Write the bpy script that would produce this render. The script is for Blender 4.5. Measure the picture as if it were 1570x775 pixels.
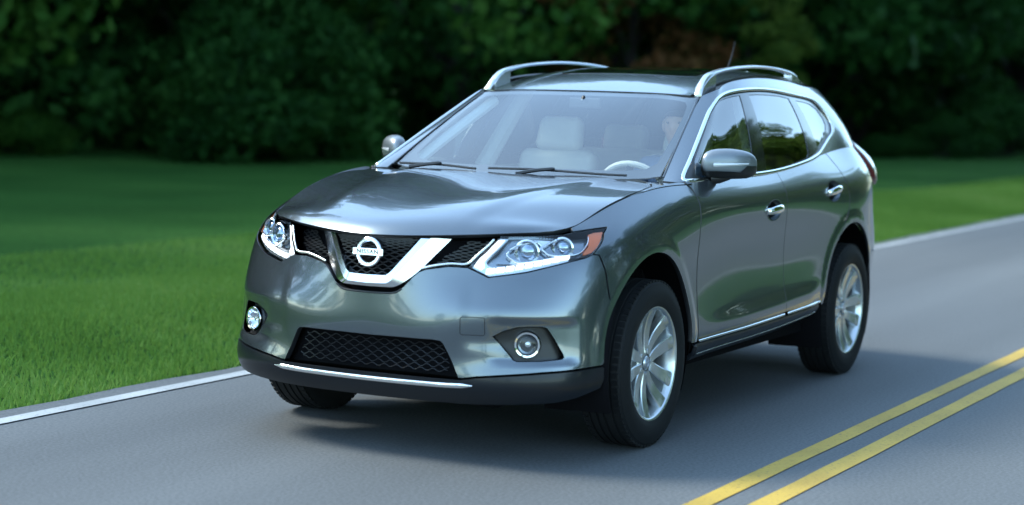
import bpy, bmesh, math, random
import numpy as np
from mathutils import Vector, Matrix, Euler
from mathutils.geometry import delaunay_2d_cdt
R=math.radians
sc=bpy.context.scene
for o in list(bpy.data.objects): bpy.data.objects.remove(o)
col=sc.collection
# ---------------- camera ----------------
cam=bpy.data.cameras.new('camera'); camo=bpy.data.objects.new('camera',cam); col.objects.link(camo)
cam.sensor_width=36; cam.lens=67.6; cam.clip_start=.1; cam.clip_end=2000
_yaw,_pitch,_roll=R(207.587),R(-4.847),R(1.624)
_d=Vector((math.cos(_pitch)*math.cos(_yaw),math.cos(_pitch)*math.sin(_yaw),math.sin(_pitch)))
_r=_d.cross(Vector((0,0,1))).normalized(); _u=_r.cross(_d)
_r2=_r*math.cos(_roll)+_u*math.sin(_roll); _u2=-_r*math.sin(_roll)+_u*math.cos(_roll)
m=Matrix((_r2,_u2,-_d)).transposed().to_4x4(); m.translation=Vector((7.567,4.150,1.522))
camo.matrix_world=m; sc.camera=camo
cam.dof.use_dof=True; cam.dof.focus_distance=8.6; cam.dof.aperture_fstop=1.4
# ---------------- light ----------------
SUN=Vector((.15,-1,0)).normalized(); EL=R(43)
sdir=Vector((SUN.x*math.cos(EL),SUN.y*math.cos(EL),math.sin(EL)))
w=bpy.data.worlds.new('World'); sc.world=w; w.use_nodes=True
nt=w.node_tree; bg=nt.nodes['Background']
sky=nt.nodes.new('ShaderNodeTexSky'); sky.sky_type='NISHITA'; sky.sun_disc=False
sky.sun_elevation=EL; sky.sun_rotation=math.atan2(sdir.x,sdir.y)
sky.air_density=1.0; sky.dust_density=.6; sky.ozone_density=1.0
tn=nt.nodes.new('ShaderNodeMix'); tn.data_type='RGBA'; tn.blend_type='MULTIPLY'; tn.inputs[0].default_value=1; tn.inputs[7].default_value=(.81,1.0,1.04,1)
hs=nt.nodes.new('ShaderNodeHueSaturation'); hs.inputs['Saturation'].default_value=.78
nt.links.new(sky.outputs[0],hs.inputs['Color']); nt.links.new(hs.outputs[0],tn.inputs[6]); nt.links.new(tn.outputs[2],bg.inputs[0]); bg.inputs[1].default_value=.15
sl=bpy.data.lights.new('sun','SUN'); sl.energy=1.5; sl.angle=R(20); sl.color=(1,.98,.88)
slo=bpy.data.objects.new('sun',sl); col.objects.link(slo)
slo.rotation_euler=sdir.to_track_quat('Z','Y').to_euler()
sc.view_settings.view_transform='Standard'; sc.view_settings.look='None'
sc.view_settings.exposure=2.1; sc.view_settings.gamma=1; sc.view_settings.use_curve_mapping=False
sc.cycles.max_bounces=8; sc.cycles.transparent_max_bounces=24
sc.cycles.use_denoising=True
# ---------------- materials ----------------
def mat(name,base=(.5,.5,.5),rough=.5,metal=0,coat=0,spec=.5,emit=None,es=0,noise=None,bump=None,coat_rough=.03,trans=0,ior=None):
    m=bpy.data.materials.new(name); m.use_nodes=True; t=m.node_tree; b=t.nodes['Principled BSDF']
    b.inputs['Base Color'].default_value=(*base,1); b.inputs['Roughness'].default_value=rough
    b.inputs['Metallic'].default_value=metal; b.inputs['Coat Weight'].default_value=coat
    b.inputs['Coat Roughness'].default_value=coat_rough; b.inputs['Specular IOR Level'].default_value=spec
    b.inputs['Transmission Weight'].default_value=trans
    if ior: b.inputs['IOR'].default_value=ior
    if emit: b.inputs['Emission Color'].default_value=(*emit,1); b.inputs['Emission Strength'].default_value=es
    if noise or bump:
        tc=t.nodes.new('ShaderNodeTexCoord')
    if noise:   # (scale, amount) varies base colour, procedurally
        n=t.nodes.new('ShaderNodeTexNoise'); n.inputs['Scale'].default_value=noise[0]; n.inputs['Detail'].default_value=5
        t.links.new(tc.outputs['Object'],n.inputs['Vector'])
        mx=t.nodes.new('ShaderNodeMix'); mx.data_type='RGBA'
        a=noise[1]; mx.inputs[6].default_value=(*[c*(1-a) for c in base],1); mx.inputs[7].default_value=(*[min(1,c*(1+a)) for c in base],1)
        t.links.new(n.outputs['Fac'],mx.inputs[0]); t.links.new(mx.outputs[2],b.inputs['Base Color'])
    if bump:
        n2=t.nodes.new('ShaderNodeTexNoise'); n2.inputs['Scale'].default_value=bump[0]; n2.inputs['Detail'].default_value=4
        t.links.new(tc.outputs['Object'],n2.inputs['Vector'])
        bp=t.nodes.new('ShaderNodeBump'); bp.inputs['Strength'].default_value=bump[1]; bp.inputs['Distance'].default_value=bump[2]
        t.links.new(n2.outputs['Fac'],bp.inputs['Height']); t.links.new(bp.outputs[0],b.inputs['Normal'])
    return m
def glass_mat(name,tint,ior=1.5,body=None,bodyfac=0):
    """thin pane: Fresnel reflection over a tinted clear pane (with a little dust/film)"""
    m=bpy.data.materials.new(name); m.use_nodes=True; t=m.node_tree
    out=t.nodes['Material Output']; t.nodes.remove(t.nodes['Principled BSDF'])
    tr=t.nodes.new('ShaderNodeBsdfTransparent'); tr.inputs[0].default_value=(*tint,1)
    gl=t.nodes.new('ShaderNodeBsdfGlossy'); gl.inputs['Roughness'].default_value=.0; gl.inputs[0].default_value=(1,1,1,1)
    # Schlick's Fresnel, the same from both sides of the pane
    f0=((ior-1)/(ior+1))**2; gm=t.nodes.new('ShaderNodeNewGeometry'); dt=t.nodes.new('ShaderNodeVectorMath'); dt.operation='DOT_PRODUCT'
    t.links.new(gm.outputs['Incoming'],dt.inputs[0]); t.links.new(gm.outputs['Normal'],dt.inputs[1])
    def mt(op,a,b=None,c=None):
        n=t.nodes.new('ShaderNodeMath'); n.operation=op
        for i,q in enumerate((a,b,c)):
            if q is None: continue
            if isinstance(q,(int,float)): n.inputs[i].default_value=q
            else: t.links.new(q,n.inputs[i])
        return n.outputs[0]
    p5=mt('POWER',mt('SUBTRACT',1.0,mt('ABSOLUTE',dt.outputs['Value'])),5.0); F_=mt('MULTIPLY_ADD',p5,1-f0,f0)
    mx=t.nodes.new('ShaderNodeMixShader'); t.links.new(F_,mx.inputs[0])
    src=tr.outputs[0]
    if body:
        df=t.nodes.new('ShaderNodeBsdfDiffuse'); df.inputs[0].default_value=(*body,1)
        m2=t.nodes.new('ShaderNodeMixShader'); m2.inputs[0].default_value=bodyfac
        t.links.new(tr.outputs[0],m2.inputs[1]); t.links.new(df.outputs[0],m2.inputs[2]); src=m2.outputs[0]
    t.links.new(src,mx.inputs[1]); t.links.new(gl.outputs[0],mx.inputs[2]); t.links.new(mx.outputs[0],out.inputs[0])
    return m
M={}
M['paint']=mat('metallic_paint',(.128,.152,.172),.24,.85,1.0,noise=(900,.10),coat_rough=.045)
M['mirror_sky_lightened']=mat('sky_lightened_paint',(.20,.225,.245),.42,.6,.6,noise=(900,.1),coat_rough=.15)  # body paint made lighter and rougher, sky light put into its colour
M['black']=mat('black_trim',(.010,.011,.013),.38,noise=(60,.15))
M['gloss_black']=mat('gloss_black',(.008,.009,.011),.12,coat=.5)
M['void']=mat('shadowed_liner',(.004,.004,.005),.9,spec=.08,noise=(20,.2))
M['cladding']=mat('dark_cladding',(.007,.009,.012),.30,coat=.1,spec=.3,noise=(80,.1))
M['chrome']=mat('chrome',(.86,.88,.90),.06,1,noise=(5,.02))
M['satin']=mat('satin_silver',(.62,.66,.68),.26,.9,noise=(40,.05))
M['lamp_chrome']=mat('lamp_chrome',(.82,.85,.88),.12,1)
M['lamp_dark']=mat('lamp_dark',(.30,.34,.38),.22,.85)
M['led']=mat('led_white',(.9,.92,.95),.3,emit=(1,.97,.90),es=.3)
M['lens']=glass_mat('lens_layer',(.93,.95,.97),1.45)
M['surround']=mat('surround_chrome',(.80,.82,.84),.20,1)
M['amber']=mat('amber_reflector',(.50,.10,.012),.25,coat=.8)
M['red_lens']=mat('red_lens',(.14,.012,.014),.15,coat=1)
M['white_lens_and_glint']=mat('white_lens_and_glint',(.62,.64,.66),.12,.2,coat=1)
M['bulb']=mat('projector_glass',(.35,.42,.52),.05,.9)
M['tyre']=mat('tyre_rubber',(.008,.009,.010),.66,spec=.22,noise=(30,.2),bump=(200,.15,.002))
M['alloy']=mat('machined_alloy',(.62,.66,.68),.27,.9,noise=(30,.06))
M['alloy_dark']=mat('painted_alloy_pocket',(.16,.18,.19),.4,.7)
M['handle_paint']=mat('handle_cup_paint',(.10,.12,.135),.22,.7,coat=1)
M['disc']=mat('brake_disc',(.22,.22,.22),.4,.9,noise=(40,.2))
M['screen']=glass_mat('windscreen_glass',(.88,.95,.95),2.3)
M['side_glass']=glass_mat('side_glass',(.38,.46,.44),3.0)
M['tint_glass']=glass_mat('privacy_glass',(.10,.12,.12),3.0)
M['roof_glass']=mat('roof_glass',(.006,.008,.009),.04,coat=1)
M['seat']=mat('beige_leather',(.42,.39,.33),.55,noise=(14,.08),bump=(120,.2,.002))
M['headliner']=mat('headliner',(.45,.46,.44),.9,noise=(90,.08))
M['dash']=mat('dashboard_vinyl',(.035,.04,.045),.6,noise=(60,.15))
M['wheel_leather']=mat('steering_leather',(.50,.47,.40),.5,noise=(40,.1))
M['skin']=mat('skin',(.52,.30,.22),.5,noise=(30,.06))
M['shirt']=mat('shirt_cloth',(.10,.14,.22),.85,noise=(60,.12))
M['hair']=mat('hair',(.05,.03,.02),.7,noise=(80,.3))
M['eye']=mat('eye',(.12,.09,.07),.3)
M['logo_dark']=mat('badge_letter',(.05,.055,.06),.3,.5)
# ---------------- object helpers ----------------
def link(o,parent=None):
    col.objects.link(o)
    if parent is not None: o.parent=parent
    return o
def empty(name,loc=(0,0,0),rz=0,label=None,cat=None,group=None,kind=None):
    o=bpy.data.objects.new(name,None); o.location=loc; o.rotation_euler=(0,0,rz); o.empty_display_size=.2; col.objects.link(o)
    tag(o,label,cat,group,kind); return o
def tag(o,label=None,cat=None,group=None,kind=None):
    if label: o['label']=label
    if cat: o['category']=cat
    if group: o['group']=group
    if kind: o['kind']=kind
    return o
def mesh_obj(name,V,F,m,parent=None,smooth=True,normals=None,mats=None,midx=None):
    me=bpy.data.meshes.new(name); me.from_pydata([tuple(v) for v in V],[],[tuple(int(i) for i in f) for f in F]); me.update()
    if m is not None: me.materials.append(m)
    for x in (mats or []): me.materials.append(x)
    if midx is not None: me.polygons.foreach_set('material_index',list(midx))
    me.polygons.foreach_set('use_smooth',[smooth]*len(me.polygons))
    if normals is not None: me.normals_split_custom_set_from_vertices([tuple(n) for n in normals])
    o=bpy.data.objects.new(name,me); return link(o,parent)
def bm_obj(name,bm,m,parent=None,smooth=False,angle=None):
    bmesh.ops.recalc_face_normals(bm,faces=bm.faces[:])
    me=bpy.data.meshes.new(name); bm.to_mesh(me); bm.free()
    me.materials.append(m); me.polygons.foreach_set('use_smooth',[smooth]*len(me.polygons))
    o=bpy.data.objects.new(name,me); link(o,parent)
    if angle is not None: shade_angle(me,angle)
    return o
def shade_angle(me,deg):
    me.polygons.foreach_set('use_smooth',[True]*len(me.polygons))
    bm=bmesh.new(); bm.from_mesh(me)
    for e in bm.edges:
        if len(e.link_faces)==2 and e.calc_face_angle(0)>R(deg): e.smooth=False
    bm.to_mesh(me); bm.free()
class MB:
    """collects plain pieces into one mesh"""
    def __init__(s): s.V=[]; s.F=[]
    def add(s,V,F):
        n=len(s.V); s.V+= [tuple(v) for v in V]; s.F+=[tuple(i+n for i in f) for f in F]
    def box(s,c,d,rot=None,taper=1.0):
        c=Vector(c); h=[x/2 for x in d]; vs=[]
        for z in (-1,1):
            k=taper if z>0 else 1
            for x,y in ((-1,-1),(1,-1),(1,1),(-1,1)):
                p=Vector((x*h[0]*k,y*h[1]*k,z*h[2]))
                if rot is not None: p=rot@p
                vs.append(c+p)
        s.add(vs,[(3,2,1,0),(4,5,6,7),(0,1,5,4),(1,2,6,5),(2,3,7,6),(3,0,4,7)])
    def tube(s,pts,rad,n=8,closed=False,caps=True):
        pts=[Vector(p) for p in pts]; k=len(pts); rads=rad if hasattr(rad,'__len__') else [rad]*k
        rings=[]; up=None
        for i in range(k):
            a=pts[(i-1)%k] if (closed or i>0) else pts[i]; b=pts[(i+1)%k] if (closed or i<k-1) else pts[i]
            t=(b-a).normalized()
            if up is None: up=t.orthogonal().normalized()
            else: up=(up-t*up.dot(t)).normalized()
            q=t.cross(up); rings.append([pts[i]+(up*math.cos(2*math.pi*j/n)+q*math.sin(2*math.pi*j/n))*rads[i] for j in range(n)])
        V=[v for r in rings for v in r]; F=[]
        for i in range(k if closed else k-1):
            for j in range(n):
                a=i*n+j; b=i*n+(j+1)%n; c=((i+1)%k)*n+(j+1)%n; d=((i+1)%k)*n+j; F.append((a,b,c,d))
        if caps and not closed: F.append(tuple(range(n-1,-1,-1))); F.append(tuple(range((k-1)*n,k*n)))
        s.add(V,F)
    def build(s,name,m,parent=None,smooth=True,angle=35):
        me=bpy.data.meshes.new(name); me.from_pydata(s.V,[],s.F); me.update(); me.materials.append(m)
        bm=bmesh.new(); bm.from_mesh(me); bmesh.ops.recalc_face_normals(bm,faces=bm.faces[:]); bm.to_mesh(me); bm.free()
        if smooth: shade_angle(me,angle)
        o=bpy.data.objects.new(name,me); return link(o,parent)
def bevel(o,w=.01,seg=2):
    md=o.modifiers.new('bevel','BEVEL'); md.width=w; md.segments=seg; md.limit_method='ANGLE'; md.angle_limit=R(35); return o
def subsurf(o,l=2):
    md=o.modifiers.new('subdivision','SUBSURF'); md.levels=l; md.render_levels=l; return o
def lathe(prof,n=48,c=(0,0,0),axis=None,closed=False):
    """profile of (radius, offset along axis); returns V,F"""
    ax=(axis or Vector((0,1,0))).normalized(); a=ax.orthogonal().normalized(); b=ax.cross(a); c=Vector(c)
    V=[];F=[];k=len(prof)
    for i in range(n):
        t=2*math.pi*i/n; e=a*math.cos(t)+b*math.sin(t)
        V+=[c+e*r+ax*h for r,h in prof]
    for i in range(n):
        for j in range(k if closed else k-1):
            q=(i+1)%n; j2=(j+1)%k; F.append((i*k+j,i*k+j2,q*k+j2,q*k+j))
    return V,F
def spline(pts,n=8,closed=False):
    """Catmull-Rom through points of any dimension"""
    P=[np.array(p,float) for p in pts]; k=len(P); out=[]
    for i in range(k if closed else k-1):
        p0=P[(i-1)%k] if closed or i>0 else 2*P[0]-P[1]; p1=P[i]; p2=P[(i+1)%k]
        p3=P[(i+2)%k] if closed or i+2<k else 2*P[-1]-P[-2]
        for j in range(n):
            t=j/n; out.append(.5*((2*p1)+(p2-p0)*t+(2*p0-5*p1+4*p2-p3)*t*t+(3*p1-p0-3*p2+p3)*t**3))
    if not closed: out.append(P[-1])
    return out
# ---------------- panels cut out of the smooth skins ----------------
def resample(loop,step):
    out=[]; k=len(loop)
    for i in range(k):
        a=np.array(loop[i],float); b=np.array(loop[(i+1)%k],float); d=np.linalg.norm(b-a); n=max(1,int(math.ceil(d/step)))
        out+=[a+(b-a)*j/n for j in range(n)]
    return np.array(out)
def area(L): x,y=L[:,0],L[:,1]; return .5*np.sum(x*np.roll(y,-1)-y*np.roll(x,-1))
def inset(L,g):
    a=np.roll(L,1,0); b=np.roll(L,-1,0)
    e1=L-a; e2=b-L; e1/=np.maximum(np.linalg.norm(e1,axis=1),1e-9)[:,None]; e2/=np.maximum(np.linalg.norm(e2,axis=1),1e-9)[:,None]
    n1=np.stack([-e1[:,1],e1[:,0]],1); n2=np.stack([-e2[:,1],e2[:,0]],1)
    m=n1+n2; l=np.linalg.norm(m,axis=1); m/=np.maximum(l,1e-6)[:,None]
    c=np.clip((m*n1).sum(1),.4,1); return L+m*(g/c)[:,None]
def inside(P,L):
    x,y=P[:,0],P[:,1]; r=np.zeros(len(P),bool); k=len(L)
    for i in range(k):
        x1,y1=L[i]; x2,y2=L[(i+1)%k]
        if y1==y2: continue
        c=((y1>y)!=(y2>y))&(x<(x2-x1)*(y-y1)/(y2-y1)+x1); r^=c
    return r
def dist(P,L):
    d=np.full(len(P),1e9); k=len(L)
    for i in range(k):
        a=L[i]; b=L[(i+1)%k]; ab=b-a; l=max(ab@ab,1e-12); t=np.clip(((P-a)@ab)/l,0,1); q=a+t[:,None]*ab
        d=np.minimum(d,np.linalg.norm(P-q,axis=1))
    return d
def mirror_half(h):
    """h: half outline (u>=0) from the centre round to the centre; returns the whole outline"""
    h=[tuple(p) for p in h]; return h+[(-u,v) for u,v in h[::-1] if abs(u)>1e-6]
def panel(name,S,outline,m,parent,holes=(),step=.018,gap=.0028,depth=.014,off=0,side=1,offf=None,extra=None,hole_depth=None):
    """one sheet on skin S inside the outline (u,v), with turned-in edges; side=-1 builds the mirrored one"""
    loops=[resample(outline,step)]+[resample(h,step) for h in holes]
    for i,L in enumerate(loops):
        if (area(L)<0)==(i==0): loops[i]=L[::-1]
    loops=[inset(L,gap) for L in loops]
    o=loops[0]; lo=o.min(0); hi=o.max(0)
    xs=np.arange(lo[0]+step*.5,hi[0],step); ys=np.arange(lo[1]+step*.5,hi[1],step)
    g=np.stack(np.meshgrid(xs,ys),-1).reshape(-1,2)
    k=inside(g,o)
    for h in loops[1:]: k&=~inside(g,h)
    g=g[k]
    for L in loops: 
        if len(g): g=g[dist(g,L)>step*.45]
    V=[];E=[];
    for L in loops:
        n=len(V); V+=[tuple(p) for p in L]; E+=[(n+i,n+(i+1)%len(L)) for i in range(len(L))]
    nb=len(V); V+=[tuple(p) for p in g]
    vo,eo,fo,ov,oe,of=delaunay_2d_cdt([Vector(p) for p in V],E,[],1 if not holes else 0,1e-6,True)
    vo=np.array([(p.x,p.y) for p in vo]); F=np.array([f for f in fo if len(f)==3])
    c=vo[F].mean(1); k=inside(c,o)
    for h in loops[1:]: k&=~inside(c,h)
    F=F[k]
    a=vo[F]; ar=(a[:,1,0]-a[:,0,0])*(a[:,2,1]-a[:,0,1])-(a[:,1,1]-a[:,0,1])*(a[:,2,0]-a[:,0,0])
    F=F[np.abs(ar)>1e-10]; ar=ar[np.abs(ar)>1e-10]; F[ar<0]=F[ar<0][:,::-1]
    of_=off+(offf(vo) if offf is not None else 0)
    P=S.P(vo[:,0],vo[:,1]); N=S.N(vo[:,0],vo[:,1])*S.sign
    P=P+N*(of_[:,None] if hasattr(of_,'__len__') else of_)
    if offf is not None:
        e=.002
        def Q(u,v): return S.P(u,v)+S.N(u,v)*S.sign*(off+offf(np.stack([u,v],1)))[:,None]
        nn=np.cross(Q(vo[:,0]+e,vo[:,1])-Q(vo[:,0]-e,vo[:,1]),Q(vo[:,0],vo[:,1]+e)-Q(vo[:,0],vo[:,1]-e))*S.sign
        N=nn/np.maximum(np.linalg.norm(nn,axis=1),1e-12)[:,None]
    if S.sign<0: F=F[:,::-1]
    V3=list(P); NN=list(N); FF=[tuple(f) for f in F]
    # turned-in edges
    if depth:
        # boundary edges: those used once
        cnt={}
        for f in FF:
            for i in range(3):
                e=(f[i],f[(i+1)%3]); cnt[e]=cnt.get(e,0)+1
        bd=[e for e in cnt if (e[1],e[0]) not in cnt]
        nx={a:b for a,b in bd}; idx={}
        out={}
        for a,b in bd:
            t=P[b]-P[a]; q=np.cross(t,N[a]); q=q/max(np.linalg.norm(q),1e-9)
            out[a]=out.get(a,0)+q; out[b]=out.get(b,0)+q
        for a in out:
            q=out[a]/max(np.linalg.norm(out[a]),1e-9); i0=len(V3)
            V3.append(P[a]); NN.append((q+N[a]*.5)/np.linalg.norm(q+N[a]*.5)); V3.append(P[a]-N[a]*depth); NN.append(q); idx[a]=i0
        nf=len(FF)
        for a,b in bd: FF.append((idx[a],idx[a]+1,idx[b]+1,idx[b]))
    V3=np.array(V3); NN=np.array(NN)
    if side<0:
        V3=V3*[1,-1,1]; NN=NN*[1,-1,1]; FF=[f[::-1] for f in FF]
    if depth and m is M['paint']: return mesh_obj(name,V3,FF,m,parent,normals=NN,mats=[M['black']],midx=[0]*nf+[1]*(len(FF)-nf))  # edges of painted panels blackened to stand for shade in the seams
    return mesh_obj(name,V3,FF,m,parent,normals=NN)
def ribbon(name,S,path,w,h,m,parent,off=0,closed=False,side=1,taper=False,prof=None):
    """a raised moulding that follows a path on skin S"""
    path=np.array(path,float); P=S.P(path[:,0],path[:,1]); N=S.N(path[:,0],path[:,1])*S.sign; P=P+N*off
    k=len(P); T=np.roll(P,-1,0)-np.roll(P,1,0)
    if not closed: T[0]=P[1]-P[0]; T[-1]=P[-1]-P[-2]
    T/=np.linalg.norm(T,axis=1)[:,None]; B=np.cross(N,T); B/=np.linalg.norm(B,axis=1)[:,None]
    prof=prof or [(-.5,-.6),(-.5,.3),(-.36,.8),(-.12,1),(.12,1),(.36,.8),(.5,.3),(.5,-.6)]
    n=len(prof); V=[];F=[]
    for i in range(k):
        s=1
        if taper: e=min(i,k-1-i)/(k*.08); s=min(1,.25+.75*e)
        for a,b in prof: V.append(P[i]+B[i]*a*w*s+N[i]*b*h*s)
    for i in range(k if closed else k-1):
        for j in range(n-1): F.append((i*n+j,i*n+j+1,((i+1)%k)*n+j+1,((i+1)%k)*n+j))
    if not closed: F+= [tuple(range(n)),tuple(range((k-1)*n,k*n))[::-1]]
    V=np.array(V)
    if side<0: V=V*[1,-1,1]
    b=MB(); b.add(V,F); return b.build(name,m,parent,angle=50)
def arc_uv(S,cx,cz,r,a0,a1,n,guess):
    """(u,v) of points on a circle drawn on the body side"""
    out=[]; x=np.array(guess,float)
    for i in range(n+1):
        a=R(a0+(a1-a0)*i/n); T=np.array([cx+r*math.cos(a),cz+r*math.sin(a)])
        for _ in range(12):
            e=1e-4; q=S.P(x[0],x[1])[0,[0,2]]-T
            J=np.stack([(S.P(x[0]+e,x[1])[0,[0,2]]-T-q)/e,(S.P(x[0],x[1]+e)[0,[0,2]]-T-q)/e],1)
            x=x-np.clip(np.linalg.solve(J,q),-.1,.1)
            if abs(q).max()<1e-5: break
        out.append(tuple(x))
    return out
# ---------------- body skins ----------------
# ---------- C2 cubic interpolation helpers ----------
def _nat(t, y):
    """second derivatives of the natural cubic through (t,y); y is (n,k)"""
    n=len(t); h=np.diff(t); A=np.eye(n); b=np.zeros_like(y)
    for i in range(1,n-1):
        A[i,i-1]=h[i-1]; A[i,i]=2*(h[i-1]+h[i]); A[i,i+1]=h[i]
        b[i]=6*((y[i+1]-y[i])/h[i]-(y[i]-y[i-1])/h[i-1])
    return np.linalg.solve(A,b)
def _ev(t,y,m,q):
    i=np.clip(np.searchsorted(t,q)-1,0,len(t)-2); h=(t[i+1]-t[i])
    a=(t[i+1]-q)/h; b=(q-t[i])/h
    # outside the knots: go on straight
    lin=(q<t[0])|(q>t[-1])
    s=(a[:,None]*y[i]+b[:,None]*y[i+1])+((a**3-a)[:,None]*m[i]+(b**3-b)[:,None]*m[i+1])*(h*h)[:,None]/6
    if lin.any():
        lo=q<t[0]; hi=q>t[-1]
        h0=t[1]-t[0]; d0=(y[1]-y[0])/h0-h0*(2*m[0]+m[1])/6
        h1=t[-1]-t[-2]; d1=(y[-1]-y[-2])/h1+h1*(2*m[-1]+m[-2])/6
        s[lo]=y[0]+(q[lo]-t[0])[:,None]*d0
        s[hi]=y[-1]+(q[hi]-t[-1])[:,None]*d1
    return s
class Skin:
    """smooth surface through a net of points rows x cols; symmetric in y about column 0 (and the last one)"""
    sign=1
    def __init__(s, rows, vk, uref, disp=None, sym_end=True, order='uv'):
        R=np.array(rows,float); s.vk=np.array(vk,float)
        g=R[uref]; L=np.r_[0,np.cumsum(np.linalg.norm(np.diff(g,axis=0),axis=1))]
        s.L=L[-1]; s.knots=L
        mir=R[:,1:][:,::-1]*[1,-1,1]; u=np.r_[-L[1:][::-1],L]; R2=np.concatenate([mir,R],1)
        if sym_end:
            tail=R[:,:-1][:,::-1][:,:3]*[1,-1,1]; ut=2*L[-1]-L[:-1][::-1][:3]
            R2=np.concatenate([R2,tail],1); u=np.r_[u,ut]
        s.u=u; s.R=R2
        s.mu=np.stack([_nat(u,r) for r in R2])
        s.disp=disp
    def raw(s,u,v):
        u=np.atleast_1d(np.asarray(u,float)); v=np.atleast_1d(np.asarray(v,float))
        n=len(s.vk); k=len(u)
        Y=np.stack([_ev(s.u,s.R[j],s.mu[j],u) for j in range(n)])   # n,k,3
        M=_nat(s.vk,Y.reshape(n,-1))
        Y=Y.reshape(n,-1)
        # per point evaluation in v
        t=s.vk; i=np.clip(np.searchsorted(t,v)-1,0,n-2); h=t[i+1]-t[i]; a=(t[i+1]-v)/h; b=(v-t[i])/h
        Yr=Y.reshape(n,k,3); Mr=M.reshape(n,k,3); ar=np.arange(k)
        out=a[:,None]*Yr[i,ar]+b[:,None]*Yr[i+1,ar]+((a**3-a)[:,None]*Mr[i,ar]+(b**3-b)[:,None]*Mr[i+1,ar])*(h*h)[:,None]/6
        lo=v<t[0]; hi=v>t[-1]
        if lo.any():
            h0=t[1]-t[0]; d=(Yr[1]-Yr[0])/h0-h0*(2*Mr[0]+Mr[1])/6
            out[lo]=Yr[0,ar[lo]]+((v[lo]-t[0])[:,None])*d[ar[lo]]
        if hi.any():
            h1=t[-1]-t[-2]; d=(Yr[-1]-Yr[-2])/h1+h1*(2*Mr[-1]+Mr[-2])/6
            out[hi]=Yr[-1,ar[hi]]+((v[hi]-t[-1])[:,None])*d[ar[hi]]
        return out
    def _n(s,f,u,v,e=1.5e-3):
        a=f(u+e,v)-f(u-e,v); b=f(u,v+e)-f(u,v-e)
        n=np.cross(a,b); return n/np.maximum(np.linalg.norm(n,axis=1),1e-12)[:,None]
    def P(s,u,v):
        u=np.atleast_1d(np.asarray(u,float)); v=np.atleast_1d(np.asarray(v,float))
        p=s.raw(u,v)
        if s.disp is not None:
            d=s.disp(p,u,v)
            if np.abs(d).max()>1e-7: p=p+s._n(s.raw,u,v)*d[:,None]
        return p
    def N(s,u,v):
        u=np.atleast_1d(np.asarray(u,float)); v=np.atleast_1d(np.asarray(v,float))
        return s._n(s.P,u,v)
def sm(x,a,b):
    t=np.clip((x-a)/(b-a),0,1); return t*t*(3-2*t)
# ---------- lower body, from the bumper lip to the belt line ----------
BELT=[
# s0 front centre .. s4 corner .. side .. s14 rear centre
[(.800,0,.205),(.795,.30,.205),(.750,.55,.208),(.640,.75,.215),(.470,.835,.225),(.20,.850,.235),(-.15,.850,.26),(-.80,.850,.300),(-1.50,.850,.315),(-2.20,.850,.345),(-2.70,.850,.345),(-3.10,.825,.34),(-3.36,.73,.34),(-3.52,.42,.34),(-3.56,0,.34)],
[(.876,0,.315),(.871,.30,.317),(.835,.55,.322),(.700,.782,.330),(.485,.878,.335),(.20,.892,.34),(-.15,.896,.35),(-.80,.900,.375),(-1.50,.900,.390),(-2.20,.896,.415),(-2.70,.893,.42),(-3.10,.868,.42),(-3.40,.76,.42),(-3.60,.44,.42),(-3.65,0,.42)],
[(.882,0,.42),(.877,.30,.42),(.825,.55,.423),(.697,.768,.430),(.490,.880,.435),(.20,.908,.44),(-.15,.912,.44),(-.80,.917,.455),(-1.50,.918,.47),(-2.20,.915,.49),(-2.70,.910,.50),(-3.10,.880,.50),(-3.42,.77,.50),(-3.63,.45,.50),(-3.68,0,.50)],
[(.892,0,.53),(.886,.30,.53),(.823,.55,.532),(.690,.762,.535),(.490,.874,.54),(.20,.912,.55),(-.15,.912,.55),(-.80,.908,.565),(-1.50,.909,.58),(-2.20,.915,.60),(-2.70,.918,.61),(-3.10,.890,.61),(-3.43,.78,.61),(-3.65,.45,.61),(-3.70,0,.61)],
[(.892,0,.64),(.878,.30,.64),(.822,.55,.642),(.684,.757,.645),(.486,.869,.65),(.20,.912,.66),(-.15,.908,.67),(-.80,.898,.69),(-1.50,.900,.70),(-2.20,.912,.72),(-2.70,.922,.73),(-3.10,.892,.73),(-3.43,.78,.73),(-3.64,.45,.73),(-3.69,0,.73)],
[(.888,0,.75),(.853,.30,.75),(.772,.55,.752),(.648,.748,.755),(.470,.867,.76),(.20,.912,.78),(-.15,.909,.79),(-.80,.898,.81),(-1.50,.902,.82),(-2.20,.914,.84),(-2.70,.922,.85),(-3.10,.888,.85),(-3.41,.77,.85),(-3.61,.45,.85),(-3.66,0,.85)],
[(.884,0,.84),(.832,.30,.84),(.742,.54,.842),(.612,.733,.848),(.445,.856,.86),(.20,.905,.89),(-.15,.909,.91),(-.80,.907,.93),(-1.50,.911,.94),(-2.20,.918,.96),(-2.70,.920,.97),(-3.08,.888,.97),(-3.39,.765,.97),(-3.57,.44,.97),(-3.62,0,.97)],
[(.882,0,.885),(.818,.30,.885),(.718,.53,.89),(.588,.713,.898),(.420,.824,.925),(.20,.865,.972),(-.15,.885,1.015),(-.80,.903,1.030),(-1.50,.906,1.040),(-2.20,.902,1.072),(-2.70,.895,1.095),(-3.08,.868,1.11),(-3.39,.755,1.10),(-3.53,.43,1.08),(-3.58,0,1.07)],
[(.880,0,.914),(.806,.30,.921),(.703,.52,.936),(.575,.688,.947),(.415,.735,.985),(.22,.765,1.045),(-.145,.800,1.112),(-.80,.846,1.133),(-1.50,.846,1.148),(-2.20,.825,1.205),(-2.70,.797,1.245),(-3.02,.790,1.25),(-3.30,.69,1.21),(-3.48,.41,1.18),(-3.53,0,1.17)],
]
BV=[.20,.335,.44,.55,.67,.78,.885,.98,1.10]
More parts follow.
